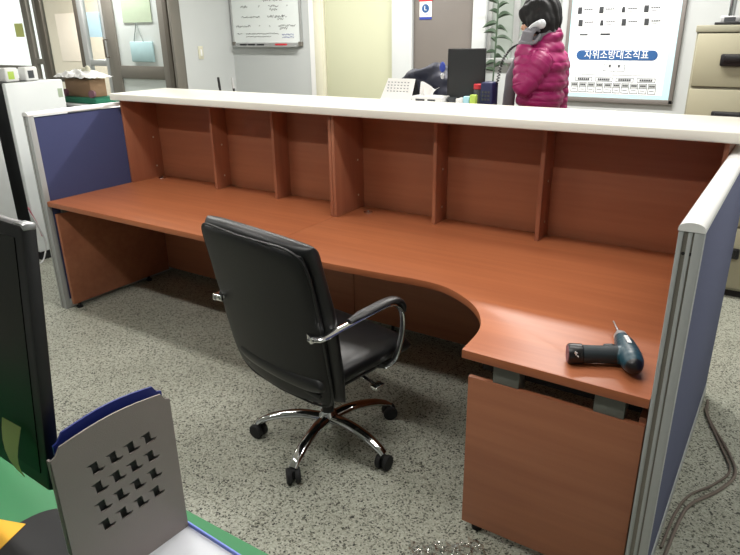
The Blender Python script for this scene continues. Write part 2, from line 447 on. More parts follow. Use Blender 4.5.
# sticker on taupe door
st = thing('door_sticker', 'red, white and blue safety sticker on the taupe door', 'sticker', (1.007, YB-.032, 1.755))
part('sheet', MB().box(.951, 1.064, YB-.034, YB-.0305, 1.77, 1.888), 'white_paper', st)
part('top_band', MB().box(.945, 1.07, YB-.0345, YB-.0305, 1.889, 1.925), 'red', st)
part('bottom_band', MB().box(.951, 1.064, YB-.0345, YB-.0305, 1.75, 1.769), 'ink_blue', st)
part('emblem', MB().lathe([(.034, 0), (.034, .002)], (1.007, YB-.034, 1.835), (0, -1, 0), 24), 'pill', st)
part('letter', text_mesh('L', .05, (1.007, YB-.0365, 1.836), FRONT), 'white_paper', st)
part('text_line', MB().box(.98, 1.035, YB-.0345, YB-.034, 1.782, 1.788), 'ink_blue', st)

# light switch on corner wall
sw = thing('light_switch', 'small cream light switch on the white wall beside the glass door', 'switch', (XC, 2.545, 1.43))
part('plate', MB().box(XC, XC+.012, 2.515, 2.575, 1.43, 1.55, .003), 'cream_trim', sw)
part('rocker', MB().box(XC+.011, XC+.018, 2.535, 2.555, 1.46, 1.52, .002), 'white', sw)

# ------------------------------------------------------------------ whiteboard
wb = thing('whiteboard', 'wall whiteboard with rows of handwriting and a grey frame', 'whiteboard', (-.79, YB, 1.54))
part('face', MB().box(-1.235, -.345, YB-.018, YB-.002, 1.56, 2.16), 'wb_face', wb)
part('frame', MB().box(-1.245, -.335, YB-.026, YB, 1.54, 1.572, .004).box(-1.245, -.335, YB-.026, YB, 2.15, 2.175, .004)
     .box(-1.245, -1.222, YB-.026, YB, 1.54, 2.17, .004).box(-.358, -.335, YB-.026, YB, 1.54, 2.17, .004), 'frame_silver', wb)
for cx in (-1.225, -.355):
    part('corner_cap', MB().box(cx-.022, cx+.022, YB-.03, YB, 1.535, 1.58, .006), 'frame_grey', wb)
part('tray', MB().box(-1.2, -.38, YB-.075, YB-.02, 1.532, 1.545, .003), 'frame_silver', wb)
def scribble(rows, zs):
    mb = MB()
    for z, segs in zip(zs, rows):
        for x0, x1, hh in segs:
            x = x0; pts = []
            while x < x1:
                pts.append(V((x+random.uniform(-.006, .004), YB-.0195, z+random.uniform(-hh, hh)))); x += random.uniform(.003, .009)
            if len(pts) < 3: pts = [V((x0, YB-.0195, z-hh)), V((x0+.006, YB-.0195, z+hh)), V((x0+.015, YB-.0195, z))]
            mb.tube(pts, .0017, 4)
    return mb
for z, row in zip([1.985, 1.955, 1.905, 1.87, 1.81, 1.785, 1.725, 1.70, 1.655, 1.628],
    [[(-1.1, -.98, .012), (-.85, -.5, .013)], [(-.8, -.55, .01)], [(-1.1, -1.0, .012), (-.86, -.85, .01), (-.73, -.6, .013), (-.5, -.48, .01)],
    [(-.72, -.62, .012)], [(-1.1, -.85, .009), (-.75, -.5, .012)], [(-.62, -.55, .011)], [(-1.18, -.98, .011), (-.87, -.85, .01), (-.74, -.72, .01), (-.62, -.4, .010)], [(-.6, -.5, .012)],
    [(-1.17, -1.1, .007), (-1.05, -.62, .007)], [(-1.05, -.72, .006)]]):
    for sg in row: part('handwriting', scribble([[sg]], [z]), 'ink', wb)
for z in (1.645, 1.62): part('handwriting', scribble([[(-.58, -.43, .008)]], [z]), 'ink_blue', wb, label='blue handwriting')
tag(part('marker_pen', MB().tube([(-.64, YB-.055, 1.554), (-.5, YB-.055, 1.554)], .009, 10), 'red'), 'red marker pen lying in the whiteboard tray', 'marker')
for x in (-1.11, -1.0, -.88):
    lab = {-1.11: 'leftmost', -1.0: 'middle', -.88: 'rightmost'}[x]
    tag(part('marker_pen', MB().tube([(x, YB-.055, 1.553), (x+.085, YB-.055, 1.553)], .008, 10), 'black'), lab+' of the three black markers in the whiteboard tray', 'marker', 'black markers in the whiteboard tray')

# ------------------------------------------------------------------ organisation chart board
nb = thing('notice_board', 'large framed organisation chart board with a blue title band on the back wall', 'notice board', (2.6, YB, 1.15))
part('frame', MB().box(2.20, 3.0, YB-.03, YB, 1.145, 1.18, .004).box(2.20, 3.0, YB-.03, YB, 2.2, 2.23, .004)
     .box(2.20, 2.225, YB-.03, YB, 1.15, 2.22, .004).box(2.972, 3.0, YB-.03, YB, 1.15, 2.22, .004), 'board_frame', nb)
part('margin', MB().box(2.22, 2.975, YB-.022, YB-.004, 1.175, 2.21), 'board_blue', nb)
part('sheet', MB().box(2.255, 2.925, YB-.024, YB-.02, 1.205, 2.19), 'board_white', nb)
yb = YB-.0245
pl = MB(); n = 14
def pill_pts(x0, x1, z0, z1, k=10):
    r = (z1-z0)/2; out = []
    for i in range(k+1): a = -PI/2+PI*i/k; out.append((x1-r+r*math.cos(a), (z0+z1)/2+r*math.sin(a)))
    for i in range(k+1): a = PI/2+PI*i/k; out.append((x0+r+r*math.cos(a), (z0+z1)/2+r*math.sin(a)))
    return out
UP = Matrix(((1, 0, 0, 0), (0, 0, -1, 0), (0, 1, 0, 0), (0, 0, 0, 1)))     # XY outline, extruded towards -Y
band = part('title_band', pl.prism(pill_pts(2.292, 2.862, 1.445, 1.513), -yb, -yb+.002, mtx=UP), 'pill', nb)
part('title_lettering', text_mesh('자위소방대조직표', .066, (2.577, yb-.0032, 1.479), FRONT, width=.45), 'white_paper', band)
# rows of small portraits and name lines
def rect(mb, x0, x1, z0, z1, d=.0012): return mb.box(x0, x1, yb-d, yb, z0, z1)
lin_ = MB()
for r_, (z, xs) in enumerate([(1.765, (2.28, 2.42, 2.565, 2.71)), (1.68, (2.28, 2.42, 2.57, 2.70))]):
    for i, x in enumerate(xs):
        px = 2.267+i*.153+(.012 if r_ else .0)
        por = MB(); nam = MB(); rect(por, px+.008, px+.032, z, z+.022); por.lathe([(.011, 0), (.011, .0013)], (px+.02, yb, z+.028), (0, -1, 0), 12)
        po = part('portrait', por, 'ink', nb, smooth=False)
        if (i+r_) % 3 != 2: part('portrait_backing', rect(MB(), px+.004, px+.036, z-.003, z+.044, .0006), 'ink_grey', po, smooth=False)
        for q in range(4): rect(nam, px+.05+q*.016, px+.062+q*.016, z+.022, z+.031)
        rect(nam, px+.055, px+.11, z+.022, z+.024); part('name_line', rect(MB(), px+.055, px+.09, z+.006, z+.010), 'ink_grey', po, smooth=False)
        part('name_line', nam, 'ink_grey', po, smooth=False)
part('caption', rect(MB(), 2.30, 2.36, 1.615, 1.627), 'ink_grey', nb); part('caption', rect(MB(), 2.45, 2.52, 1.615, 1.629), 'ink', nb)
for x0 in (2.265, 2.405): 
    rect(lin_, x0, x0+.125, 1.575, 1.578); rect(lin_, x0, x0+.003, 1.575, 1.635); rect(lin_, x0+.122, x0+.125, 1.575, 1.635)
ch = MB()
def outline(mb, x0, x1, z0, z1, w=.0042):
    rect(mb, x0, x1, z0, z0+w); rect(mb, x0, x1, z1-w, z1); rect(mb, x0, x0+w, z0, z1); rect(mb, x1-w, x1, z0, z1)
outline(ch, 2.50, 2.65, 1.368, 1.415); rect(ch, 2.50, 2.65, 1.39, 1.392); rect(ch, 2.574, 2.576, 1.34, 1.368)
for x in (2.535, 2.60): part('chart_text', rect(MB(), x, x+.015, 1.396, 1.411), 'ink_grey', nb, smooth=False)
rect(ch, 2.34, 2.84, 1.34, 1.343)
part('chart_line', ch, 'line_grey', nb, smooth=False)
for i in range(4):
    x = 2.30+i*.148; bx_ = MB(); outline(bx_, x, x+.125, 1.294, 1.324)
    c_ = part('chart_box', bx_, 'line_grey', nb, smooth=False); tx = MB()
    for q in range(6): rect(tx, x+.018+q*.015, x+.030+q*.015, 1.302, 1.316)
    rect(tx, x+.018, x+.105, 1.302, 1.304); part('chart_text', tx, 'ink_grey', c_, smooth=False)
for i in range(10):
    x = 2.272+i*.0615; bx_ = MB(); outline(bx_, x, x+.054, 1.215, 1.286); rect(bx_, x, x+.054, 1.253, 1.256)
    c_ = part('chart_box', bx_, 'line_grey', nb, smooth=False); tx = MB()
    part('chart_cell', rect(MB(), x+.003, x+.051, 1.257, 1.283, .0006), 'cabinet_grey', c_, smooth=False)
    for q in range(3): rect(tx, x+.008+q*.013, x+.019+q*.013, 1.263, 1.276)
    rect(tx, x+.008, x+.045, 1.263, 1.265); part('chart_caption', rect(MB(), x+.010, x+.042, 1.234, 1.239), 'line_grey', c_, smooth=False)
    part('chart_text', tx, 'ink_grey', c_, smooth=False)
part('chart_rule', lin_, 'line_grey', nb, smooth=False)

# ------------------------------------------------------------------ filing cabinet, right
CX0, CX1, CY = 3.165, 3.785, 2.4
fc = thing('filing_cabinet', 'tall beige steel filing cabinet with black handles at the right', 'filing cabinet', (3.475, 2.69, 0))
part('body', MB().box(CX0, CX1, CY+.02, CY+.57, .05, 1.672, .006), 'beige_top', fc)
part('plinth', MB().box(CX0+.02, CX1-.02, CY+.05, CY+.55, 0, .05), 'black_matte', fc)
part('top_rim', MB().box(CX0-.004, CX1+.004, CY-.003, CY+.57, 1.635, 1.675, .005), 'beige_top', fc)
for z0, z1 in ((1.325, 1.63), (.9, 1.31), (.485, .885), (.07, .47)):
    dr = part('drawer', MB().box(CX0+.012, CX1-.012, CY, CY+.03, z0, z1, .006), 'beige', fc)
    hz = z1-.15 if z0 > 1.3 else z1-.16
    hx = 3.32
    part('drawer_handle', MB().box(hx, hx+.3, CY-.028, CY-.001, hz-.035, hz+.035, .01).box(hx+.02, hx+.28, CY-.034, CY-.02, hz-.012, hz+.03, .006), 'black', dr)
TX = 3.325
tr = thing('trophy', 'silver trophy base on top of the beige filing cabinet', 'trophy', (TX, 2.5, 1.675))
part('base', MB().box(TX-.075, TX+.095, 2.44, 2.57, 1.675, 1.69, .003), 'black', tr)
part('plinth', MB().box(TX-.05, TX+.05, 2.47, 2.54, 1.69, 1.725, .004), 'silver', tr)
part('column', MB().lathe([(.02, 0), (.02, .14), (.03, .17), (.012, .2), (.05, .28), (.055, .33)], (TX, 2.505, 1.725)), 'chrome', tr)
part('nameplate', MB().box(TX-.03, TX+.03, 2.467, 2.4705, 1.695, 1.717), 'ink', tr)

# ------------------------------------------------------------------ reception desks
W, D, SX = 3.5875, .6244, 1.7321
BK = .897            # face of hutch back
DT = .72             # desk top height
ZC = 1.272           # underside of counter
def foot(x, y, par, h=.035):
    part('foot', MB().lathe([(.018, 0), (.02, .004), (.02, .012), (.009, .013), (.009, h)], (x, y, 0), n=12), 'black_matte', par)
L = thing('reception_desk', 'straight cherry wood reception desk unit beside the left blue partition', 'desk', (.87, .4, 0))
part('desktop', MB().box(.003, SX-.0003, 0, BK+.045, DT-.03, DT, .001), 'wood_x', L)
part('outer_panel', MB().box(.003, SX-.0015, BK+.025, BK+.045, .02, DT-.0305, .001), 'wood_panel', L)
part('side_panel', MB().box(.028, .050, .02, .80, .035, .64, .0015), 'wood_panel', L)
part('modesty_panel', MB().box(.05, SX-.003, .80, .82, .05, DT-.031, .0015), 'wood_panel', L)
part('support_rail', MB().box(.03, .048, .06, .78, .64, DT-.03), 'bracket', L)
for x, y in ((.04, .06), (.04, .62)): foot(x, y, L, .05)
R_ = thing('reception_desk', 'curved cherry wood reception desk unit with the power driver on it', 'desk', (2.7, .2, 0))
edge = spline([(SX+.0003, 0, 0), (2.1, .0, 0), (2.4, .018, 0), (2.6, .034, 0), (2.72, .022, 0), (2.825, -.03, 0), (2.915, -.105, 0), (2.975, -.195, 0), (3.006, -.29, 0), (3.016, -.4316, 0)], 6)
outl = [(p.x, p.y) for p in edge]+[(W-.003, -.4316), (W-.003, BK+.045), (SX+.0003, BK+.045)]
part('desktop', MB().prism(outl, DT-.03, DT, .001), 'wood_x', R_)
part('outer_panel', MB().box(SX+.0015, W-.003, BK+.025, BK+.045, .02, DT-.0305, .001), 'wood_panel', R_)
part('front_panel', MB().box(3.036, W-.006, -.418, -.400, .032, .622, .0015), 'wood_panel', R_)
part('modesty_panel', MB().box(SX+.003, W-.003, .80, .82, .05, DT-.031, .0015), 'wood_panel', R_)
part('side_panel', MB().box(W-.026, W-.006, -.40, .80, .035, .64, .0015), 'wood_panel', R_)
for x0, x1 in ((3.118, 3.205), (3.435, 3.522)):
    part('bracket', MB().box(x0, x1, -.412, -.35, .60, DT-.031, .003), 'bracket', R_)
part('support_rail', MB().box(3.06, W-.03, -.36, -.33, .63, DT-.031), 'black_matte', R_)
for x, y in ((3.085, -.39), (3.5, -.39), (2.0, .81), (3.5, .6)): foot(x, y, R_, .05)
# hutches
def hutch(x0, x1, divs, label, par_end):
    t = thing('desk_hutch', label, 'hutch', ((x0+x1)/2, .73, DT), group='pigeonhole hutches under the white counter')
    part('back_panel', MB().box(x0, x1, BK, BK+.02, DT+.0005, ZC-.001, .001), 'wood_panel', t)
    part('outer_panel', MB().box(x0, x1, BK+.025, BK+.045, DT+.0005, ZC-.001, .001), 'wood_panel', t)
    for a in (x0, x1-.018):
        part('end_panel', MB().box(a, a+.018, D, BK-.0005, DT+.0005, ZC-.001, .0012), 'wood_z', t)
    for a in divs:
        part('divider', MB().box(a, a+.02, .768, BK-.0005, DT+.0005, ZC-.001, .0012), 'wood_z', t)
    return t
hl = hutch(.001, SX-.0015, (.668, 1.182), 'left hutch with three compartments between the blue partition and the seam', 0)
hr = hutch(SX+.0015, W-.002, (2.265, 2.822), 'right hutch with wide compartments between the seam and the right partition', 0)
for par, x, y in ((hl, .085, .82), (hl, 1.66, .80), (hr, 1.845, .80)):
    part('corner_bracket', MB().lathe([(.026, 0), (.026, .004), (.02, .007), (.008, .007), (.008, .011)], (x, y, DT+.0006), n=18), 'chrome', par, label='small chrome cable grommet')
for par, xs in ((hl, (.0205, .6675, .689)), (hr, (SX+.0205, 2.286, 2.843))):
    for x in xs:
        for z in (.80, 1.0): part('screw_cap', MB().lathe([(.006, 0), (.006, .001)], (x-.0006, .84, z), (1, 0, 0), 10), 'cream_trim', par)
ct = part('countertop', MB().box(-.03, W+.075, .577, 1.045, ZC, ZC+.042, .005, 3), 'white_slab')
tag(ct, 'long white countertop slab running across the top of the reception desk', 'countertop')

# partitions
def partition(label, x0, x1, y0, y1, H, inner, fabric_in, fabric_out):
    t = thing('partition_panel', label, 'partition', ((x0+x1)/2, y0+.02, 0))
    xm = (x0+x1)/2
    part('panel_core', MB().box(x0+.012, x1-.012, y0+.03, y1, .045, H-.03), 'alu', t, smooth=False)
    fi, fo = ('wood', 'x')
    a, b = (x1-.013, x1-.003), (x0+.003, x0+.013)
    part('fabric_face', MB().box(a[0], a[1], y0+.036, y1, .06, H-.025, .003), fabric_in, t)
    part('fabric_face', MB().box(b[0], b[1], y0+.036, y1, .06, H-.025, .003), fabric_out, t)
    post = MB().box(x0, x1, y0+.006, y0+.036, 0, H-.012, .003)
    w = x1-x0
    for q0, q1 in ((0, .2), (.38, .55), (.62, 1)):
        post.box(x0+w*q0, x0+w*q1, y0, y0+.012, 0, H-.012, .0015)
    p = part('post', post, 'alu', t)
    part('groove', MB().box(x0+w*.2, x0+w*.62, y0+.003, y0+.0075, 0, H-.014), 'alu_dark' if False else 'frame_grey', p)
    for z in (H-.07, .669):
        for q in (.30, .585) if z > 1 else (.80,):
            part('screw_hole', MB().lathe([(.0045, 0), (.0045, .001)], (x0+w*q, y0+.0025, z), (0, -1, 0), 10), 'black_matte', p)
    part('base_rail', MB().box(x0-.001, x1+.001, y0+.034, y1, .0, .06, .003), 'alu', t)
    k = 14; prof = [(x0-.002, H-.012)]+[(xm-(w/2+.002)*math.cos(PI*i/k), H-.008+.019*math.sin(PI*i/k)**.8) for i in range(k+1)]+[(x1+.002, H-.012)]
    bm = MB(); ys = (y0-.002, y1); vs = [(px, y, pz) for y in ys for px, pz in prof]; nn = len(prof)
    fs = [(i, i+1, nn+i+1, nn+i) for i in range(nn-1)]+[(nn-1, 0, nn, 2*nn-1), tuple(range(nn)), tuple(range(2*nn-1, nn-1, -1))]
    part('top_cap', bm.add(vs, fs), 'cap_white', t)
    return t
partition('low navy blue fabric partition at the left end of the desk', -.058, -.001, -.0095, 1.03, 1.245, 1, 'blue_in', 'blue_in')
partition('lavender blue fabric partition with white top cap at the right end of the desk', W+.0, W+.0585, -.441, 1.03, 1.222, -1, 'blue_out', 'blue_in')

# ------------------------------------------------------------------ office chair (local frame, +Y is where it faces)
ch_ = thing('office_chair', 'black leather swivel chair with chrome arms and star base', 'chair', (2.31, -.24, 0), math.radians(-10))
def cp(name, mb, m, par=ch_, **k): return part(name, mb, m, par, local=True, **k)
RING = .315
star = MB(); star.lathe([(.036, .075), (.045, .08), (.045, .125), (.034, .14), (.03, .15)], n=20)
cp('hub', star, 'chrome')
for k in range(5):
    a = math.radians(208+72*k+10); dx, dy = math.cos(a), math.sin(a)
    pts = spline([(dx*.03, dy*.03, .115), (dx*.12, dy*.12, .125), (dx*.22, dy*.22, .112), (dx*.285, dy*.285, .088), (dx*RING, dy*RING, .068)], 5)
    rs = [.025-.009*i/(len(pts)-1) for i in range(len(pts))]
    lg = cp('leg', MB().tube(pts, rs, 12, (1.15, .8)), 'chrome')
    ca = a+1.1*(k+1); ux, uy = math.cos(ca), math.sin(ca)
    cx, cy = dx*RING+.0, dy*RING
    cs = MB()
    for s in (-1, 1):
        cs.lathe([(.012, -.011), (.030, -.010), (.033, -.004), (.033, .007), (.029, .011), (.008, .012)], (cx+ux*.017*s, cy+uy*.017*s, .033), (ux*s, uy*s, 0), 18)
    cs.lathe([(.010, .02), (.012, .058), (.006, .066)], (cx, cy, 0), n=12)
    cs.tube([(cx-ux*.01, cy-uy*.01, .056), (cx+ux*.01, cy+uy*.01, .056)], .012, 10)
    cp('caster', cs, 'black_matte', lg)
cp('gas_lift', MB().lathe([(.026, .14), (.026, .26), (.014, .262), (.014, .37), (.03, .375)], n=18), 'black')
mech = MB().box(-.09, .09, -.13, .11, .365, .405, .008)
cp('mechanism', mech, 'black')
cp('lever', MB().tube([(.06, .02, .38), (.2, .03, .372), (.26, .03, .362)], .007, 10).box(.25, .285, .005, .055, .352, .368, .005), 'chrome')
def seat_fn(x, y, s, T):
    base = .455+.012*math.cos(y*6)-(.02 if y > .2 else 0)*((y-.2)/.08 if y > .2 else 0)
    return (x, y+.005, base+s*(.05*T+.0)+.006*(abs(x)/.26)**3)
cp('seat', pad(.53, .56, seat_fn, .28, 10), 'leather')
cp('seat_pan', MB().box(-.22, .22, -.24, .22, .395, .42, .01), 'black')
ZB0, ZB1 = .335, 1.045
def back_y(z):
    t = (z-ZB0)/(ZB1-ZB0)
    return -.315+.10*(1-t)**3.2-.05*t**2+.045*math.sin(PI*t)*.6
def widthf(z):
    t = (z-ZB0)/(ZB1-ZB0); return .955+.045*max(0, t)**1.4
def cushion_fn(x, z, s, T):
    zz = z+(ZB0+ZB1)/2; roll = .016*math.exp(-((zz-ZB1+.035)/.04)**2)
    wv = 0 if s < 0 else .004*math.cos((zz-.5)*PI/.12)
    return (x*widthf(zz)-.03, back_y(zz)+.045+.03*(x/.29)**2+s*(.034+roll)*T+wv*T, zz)
cp('back_cushion', pad(.665, ZB1-ZB0, cushion_fn, .30, 12, 34, 40), 'leather')
def shell_fn(x, z, s, T):
    zz = z+(ZB0+ZB1)/2-.012
    return (x*widthf(zz)-.03, back_y(zz)+.004+.03*(x/.29)**2+s*.02*T, zz)
sh = cp('back_shell', pad(.63, ZB1-ZB0-.03, shell_fn, .28, 14, 30, 36), 'leather_back')
# piping round the shell
pts = []
for i in range(49):
    a = 2*PI*i/48; c, s = math.cos(a), math.sin(a); e = .28
    x = .314*math.copysign(abs(c)**e, c); z = (ZB1-ZB0-.03)/2*math.copysign(abs(s)**e, s); zz = z+(ZB0+ZB1)/2-.012
    pts.append((x*widthf(zz)*.99-.03, back_y(zz)+.004+.03*(x/.29)**2-.006, zz))
cp('piping', MB().tube(pts, .0045, 8), 'leather', sh)
for s in (-1, 1):
    X = .30*s
    arm = MB()
    p = spline([(.268*s, -.31, .70), (X, -.285, .698), (X, -.20, .702), (X, -.05, .71), (X, .06, .712), (X, .115, .685), (X, .142, .64), (X, .140, .56), (.285*s, .12, .46), (.26*s, .09, .425), (.17*s, .07, .41)], 6)
    a_ = cp('armrest', arm.tube(p, [.023-.009*min(1, i/22) for i in range(len(p))], 12, (1.0, .5), up=(0, 0, 1)), 'chrome')
    q = spline([(X, -.15, .716), (X, -.05, .723), (X, .06, .726), (X, .12, .708), (X, .150, .655)], 6)
    cp('arm_pad', MB().tube(q, [.012+.012*min(1, i/4, (len(q)-1-i)/3) for i in range(len(q))], 14, (1, .55), up=(0, 0, 1)), 'leather', a_, label='black padded leather arm pad')
    cp('arm_bracket', MB().box(-.022, .022, -.004, .010, -.013, .013, .004, mtx=Matrix.Translation((.272*s, -.315, .70))@Matrix.Rotation(-.35*s, 4, 'Z')), 'chrome', a_)

# ------------------------------------------------------------------ power driver on the desk
Z0 = DT+.0025
dr = thing('power_driver', 'teal and black cordless driver lying on the curved desktop', 'power tool', (3.47, -.27, DT))
ra, fa_ = V((3.512, -.322, Z0+.036)), V((3.440, -.160, Z0+.034)); ax = (fa_-ra).normalized()
hd = MB()
for k in range(11):
    t = k/10; c = ra.lerp(fa_, t); r = [.030, .034, .0355, .0355, .035, .034, .033, .031, .028, .025, .022][k]
    hd.ell(c, (r, r, r*1.0), seg=16)
gA, gB = V((3.485, -.262, Z0+.032)), V((3.335, -.337, Z0+.029))
hd2 = MB(); limb(hd2, [gA.lerp(gB, .0), gA.lerp(gB, .28)], [.033, .026])
for v in hd2.v: hd.v.append(v)
off = len(hd.v)-len(hd2.v)
hd.f += [tuple(i+off for i in f_) for f_ in hd2.f]
part('housing', blob(hd, .0045, 5), 'drill_body', dr)
gp = MB(); limb(gp, [gA.lerp(gB, .2), gA.lerp(gB, .5), gA.lerp(gB, .88)], [.0285, .0275, .0285])
grip = part('grip', blob(gp, .0045, 3), 'drill_grip', dr)
part('rear_cap', blob(limb(MB(), [ra.lerp(fa_, -.075), ra.lerp(fa_, -.04)], [.020, .0275]), .0045, 3), 'black', dr)
gd = (gB-gA).normalized()
bt = part('battery', MB().lathe([(.026, -.035), (.031, -.03), (.032, .004), (.029, .01), (.0, .0105)], gB, gd, 22), 'black', dr)
part('battery_end', MB().lathe([(.026, .0), (.026, .0015)], gB+gd*.0102, gd, 20), 'purple_mark', bt)
side = gd.cross(V((0, 0, 1))).normalized()
if side.y > 0: side = -side
mk = MB()
for i in range(6):
    mk.box(-.006+random.uniform(-.002, .002), .006, -.0008, .0008, -.0015, .0015, mtx=Matrix.Translation(gB-gd*.012+side*.0285+V((0, 0, .012))+gd*random.uniform(-.008, .008)+V((0, 0, random.uniform(-.01, .008))))@Matrix.Rotation(random.uniform(0, 3), 4, side))
part('battery_mark', mk, 'white_paper', bt)
part('trigger', blob(limb(MB(), [V((3.412, -.238, Z0+.03)), V((3.43, -.232, Z0+.03))], [.010, .012]), .004, 2), 'black', dr)
part('chuck', MB().lathe([(.022, -.01), (.021, .006), (.014, .018), (.012, .028), (.008, .032)], fa_+ax*.006, ax, 18), 'silver', dr)
part('bit', MB().tube([fa_+ax*.03, fa_+ax*.07, fa_+ax*.071, fa_+ax*.128], [.0045, .0045, .0035, .0028], 8), 'steel', dr)
lg = MB(); nrm = ax.cross(V((0, 0, 1))).normalized()
for i in range(5):
    c = ra.lerp(fa_, .42+.07*i)+V((0, 0, .0355-.001*i))
    lg.box(-.0035, .0035, -.006, .006, -.001, .0015, mtx=Matrix.Translation(c)@Matrix.Rotation(math.atan2(ax.y, ax.x), 4, 'Z'))
part('maker_mark', lg, 'white_paper', dr)

# ------------------------------------------------------------------ cables, plastic on the floor
def cable(name, pts, r, m, label):
    return tag(part(name, MB().tube(spline(pts, 8), r, 8), m), label, 'cable')
cable('power_cable', [(3.665, .95, .012), (3.69, .80, .008), (3.795, .56, .008), (3.832, .42, .008), (3.79, .28, .008), (3.715, .145, .008), (3.69, .02, .008), (3.675, -.25, .008)], .0065, 'wire_brown', 'grey brown cable looping out furthest on the floor beside the right partition')
cable('power_cable', [(3.672, .93, .012), (3.675, .83, .010), (3.775, .56, .008), (3.812, .43, .008), (3.765, .30, .008), (3.70, .19, .008), (3.672, .06, .008), (3.66, -.15, .008)], .005, 'wire_brown', 'thin inner cable of the pair on the floor beside the right partition')
# crumpled clear film
bm = bmesh.new(); bmesh.ops.create_grid(bm, x_segments=26, y_segments=12, size=.5)
for v in bm.verts:
    x, y = v.co.x, v.co.y
    v.co = V((x*.26, y*.12, .012+.012*math.sin(x*17+y*5)*math.cos(y*13)+.006*math.sin(x*41+2)+random.uniform(0, .004)))
    v.co.z = max(.003, v.co.z)
bm.transform(Matrix.Translation((3.06, -.575, 0))@Matrix.Rotation(math.radians(36), 4, 'Z'))
tag(part('plastic_film', evaluated(MB().bm(bm).mesh('film'), [('SOLIDIFY', dict(thickness=.0006))]), 'clear'), 'crumpled clear plastic film on the floor in front of the desk', 'plastic film')

# ------------------------------------------------------------------ near desk with green mat
nd = thing('work_desk', 'near desk covered with a green mat at the lower left', 'desk', (2.5, -1.85, 0))
part('desktop', MB().box(1.6, 3.34, -2.15, -1.42, .685, .715, .004), 'desk_edge', nd)
for x in (1.64, 3.28):
    part('leg_panel', MB().box(x, x+.03, -2.1, -1.5, 0, .685, .003), 'desk_edge', nd)
gm = part('desk_mat', MB().prism([(1.61, -2.14), (3.335, -2.14), (3.335, -1.44), (3.3, -1.417), (1.61, -1.417)], .7151, .72, .0015), 'green_mat')
tag(gm, 'green mat covering the near desk', 'desk mat')
# monitor
mo = thing('monitor', 'large black monitor close up at the left edge', 'monitor', (2.42, -1.58, .72))
tilt = Matrix.Translation((2.812, -1.668, .935))@Matrix.Rotation(math.radians(-2), 4, 'Z')@Matrix.Rotation(math.radians(-6), 4, 'X')
MH = .475
part('bezel', MB().box(-.80, 0, -.006, .020, 0, MH, .006, mtx=tilt), 'black', mo)
part('screen', MB().box(-.778, -.022, -.0075, -.005, .03, MH-.022, mtx=tilt), 'screen', mo)
part('top_trim', MB().box(-.03, .001, -.004, .019, MH-.010, MH+.002, .004, mtx=tilt), 'steel', mo)
part('stand_neck', MB().box(2.11, 2.17, -1.575, -1.535, .725, 1.15, .006), 'black', mo)
part('stand_base', MB().lathe([(.10, .7205), (.10, .73), (.04, .742)], (2.14, -1.56, 0), n=32), 'black', mo)
tag(part('mouse_pad', MB().prism([(2.69+.12*math.cos(a)*abs(math.cos(a))**-.3 if abs(math.cos(a)) > .01 else 2.69, -1.66+.115*math.sin(a)*(abs(math.sin(a))**-.3 if abs(math.sin(a)) > .01 else 1)) for a in [2*PI*i/40+.01 for i in range(40)]], .7203, .7245), 'black_matte'),
    'black rounded mouse pad on the green mat', 'mouse pad')
nt_ = part('sticky_note', MB().box(-.045, .045, -.0006, .0006, -.045, .045, mtx=Matrix.Translation((2.56, -1.69, .7255))@Matrix.Rotation(.35, 4, 'Z')@Matrix.Rotation(PI/2, 4, 'X')), 'yellow')
nt_.data.materials[0] = M['yellow']
tag(nt_, 'yellow note lying at the lower left corner of the near desk', 'note')
mk = MB()
for i in range(3): mk.box(2.568+i*.011, 2.575+i*.011, -1.697, -1.693, .7262, .7266)
part('pen_mark', mk, 'cream', nt_)
lf = MB(); vs = []; fs = []
for j in range(7):
    t = j/6
    for i in range(3):
        w_ = (i-1)*.03*(1-.95*t**1.5)
        vs.append((2.722+w_+.045*t, -1.668-.025*math.sin(t*2.2), 1.045-.085*t))
for j in range(6):
    for i in range(2): a = j*3+i; fs.append((a, a+1, a+4, a+3))
tag(part('sticky_note', evaluated(lf.add(vs, fs).mesh('n'), [('SOLIDIFY', dict(thickness=.0008))]), 'note'), 'curled pale green note stuck to the lower edge of the near monitor', 'note')

# desk organiser
og = thing('file_organizer', 'grey perforated steel file organiser with blue divider and pale tray', 'desk organizer', (2.95, -1.57, .72))
OX = 2.878
def plate(x0, x1, y0, y1, z0, z1, c=.018):
    """upright plate, cut corners at the top; outline in Y,Z"""
    pts = [(y0, z0), (y1, z0), (y1, z1-c), (y1-c*.55, z1-c*.8), (y1-c, z1)]
    pts += [(y1-c+(y0-y1+2*c)*k/8, z1+.010*math.sin(PI*k/8)) for k in range(1, 8)]
    pts += [(y0+c, z1), (y0+c*.45, z1-c*.8), (y0, z1-c)]
    Y = Matrix(((0, 0, 1, 0), (1, 0, 0, 0), (0, 1, 0, 0), (0, 0, 0, 1)))
    return MB().prism(pts, x0, x1, mtx=Y)
A_ = Matrix.Translation((OX, -1.452, 0))@Matrix.Rotation(math.radians(-3), 4, 'Z')
def og_part(name, mb, m, par=og, **k):
    for v in mb.v: v.xyz = A_@v
    return part(name, mb, m, par, **k)
PW, PZ = .235, 1.05
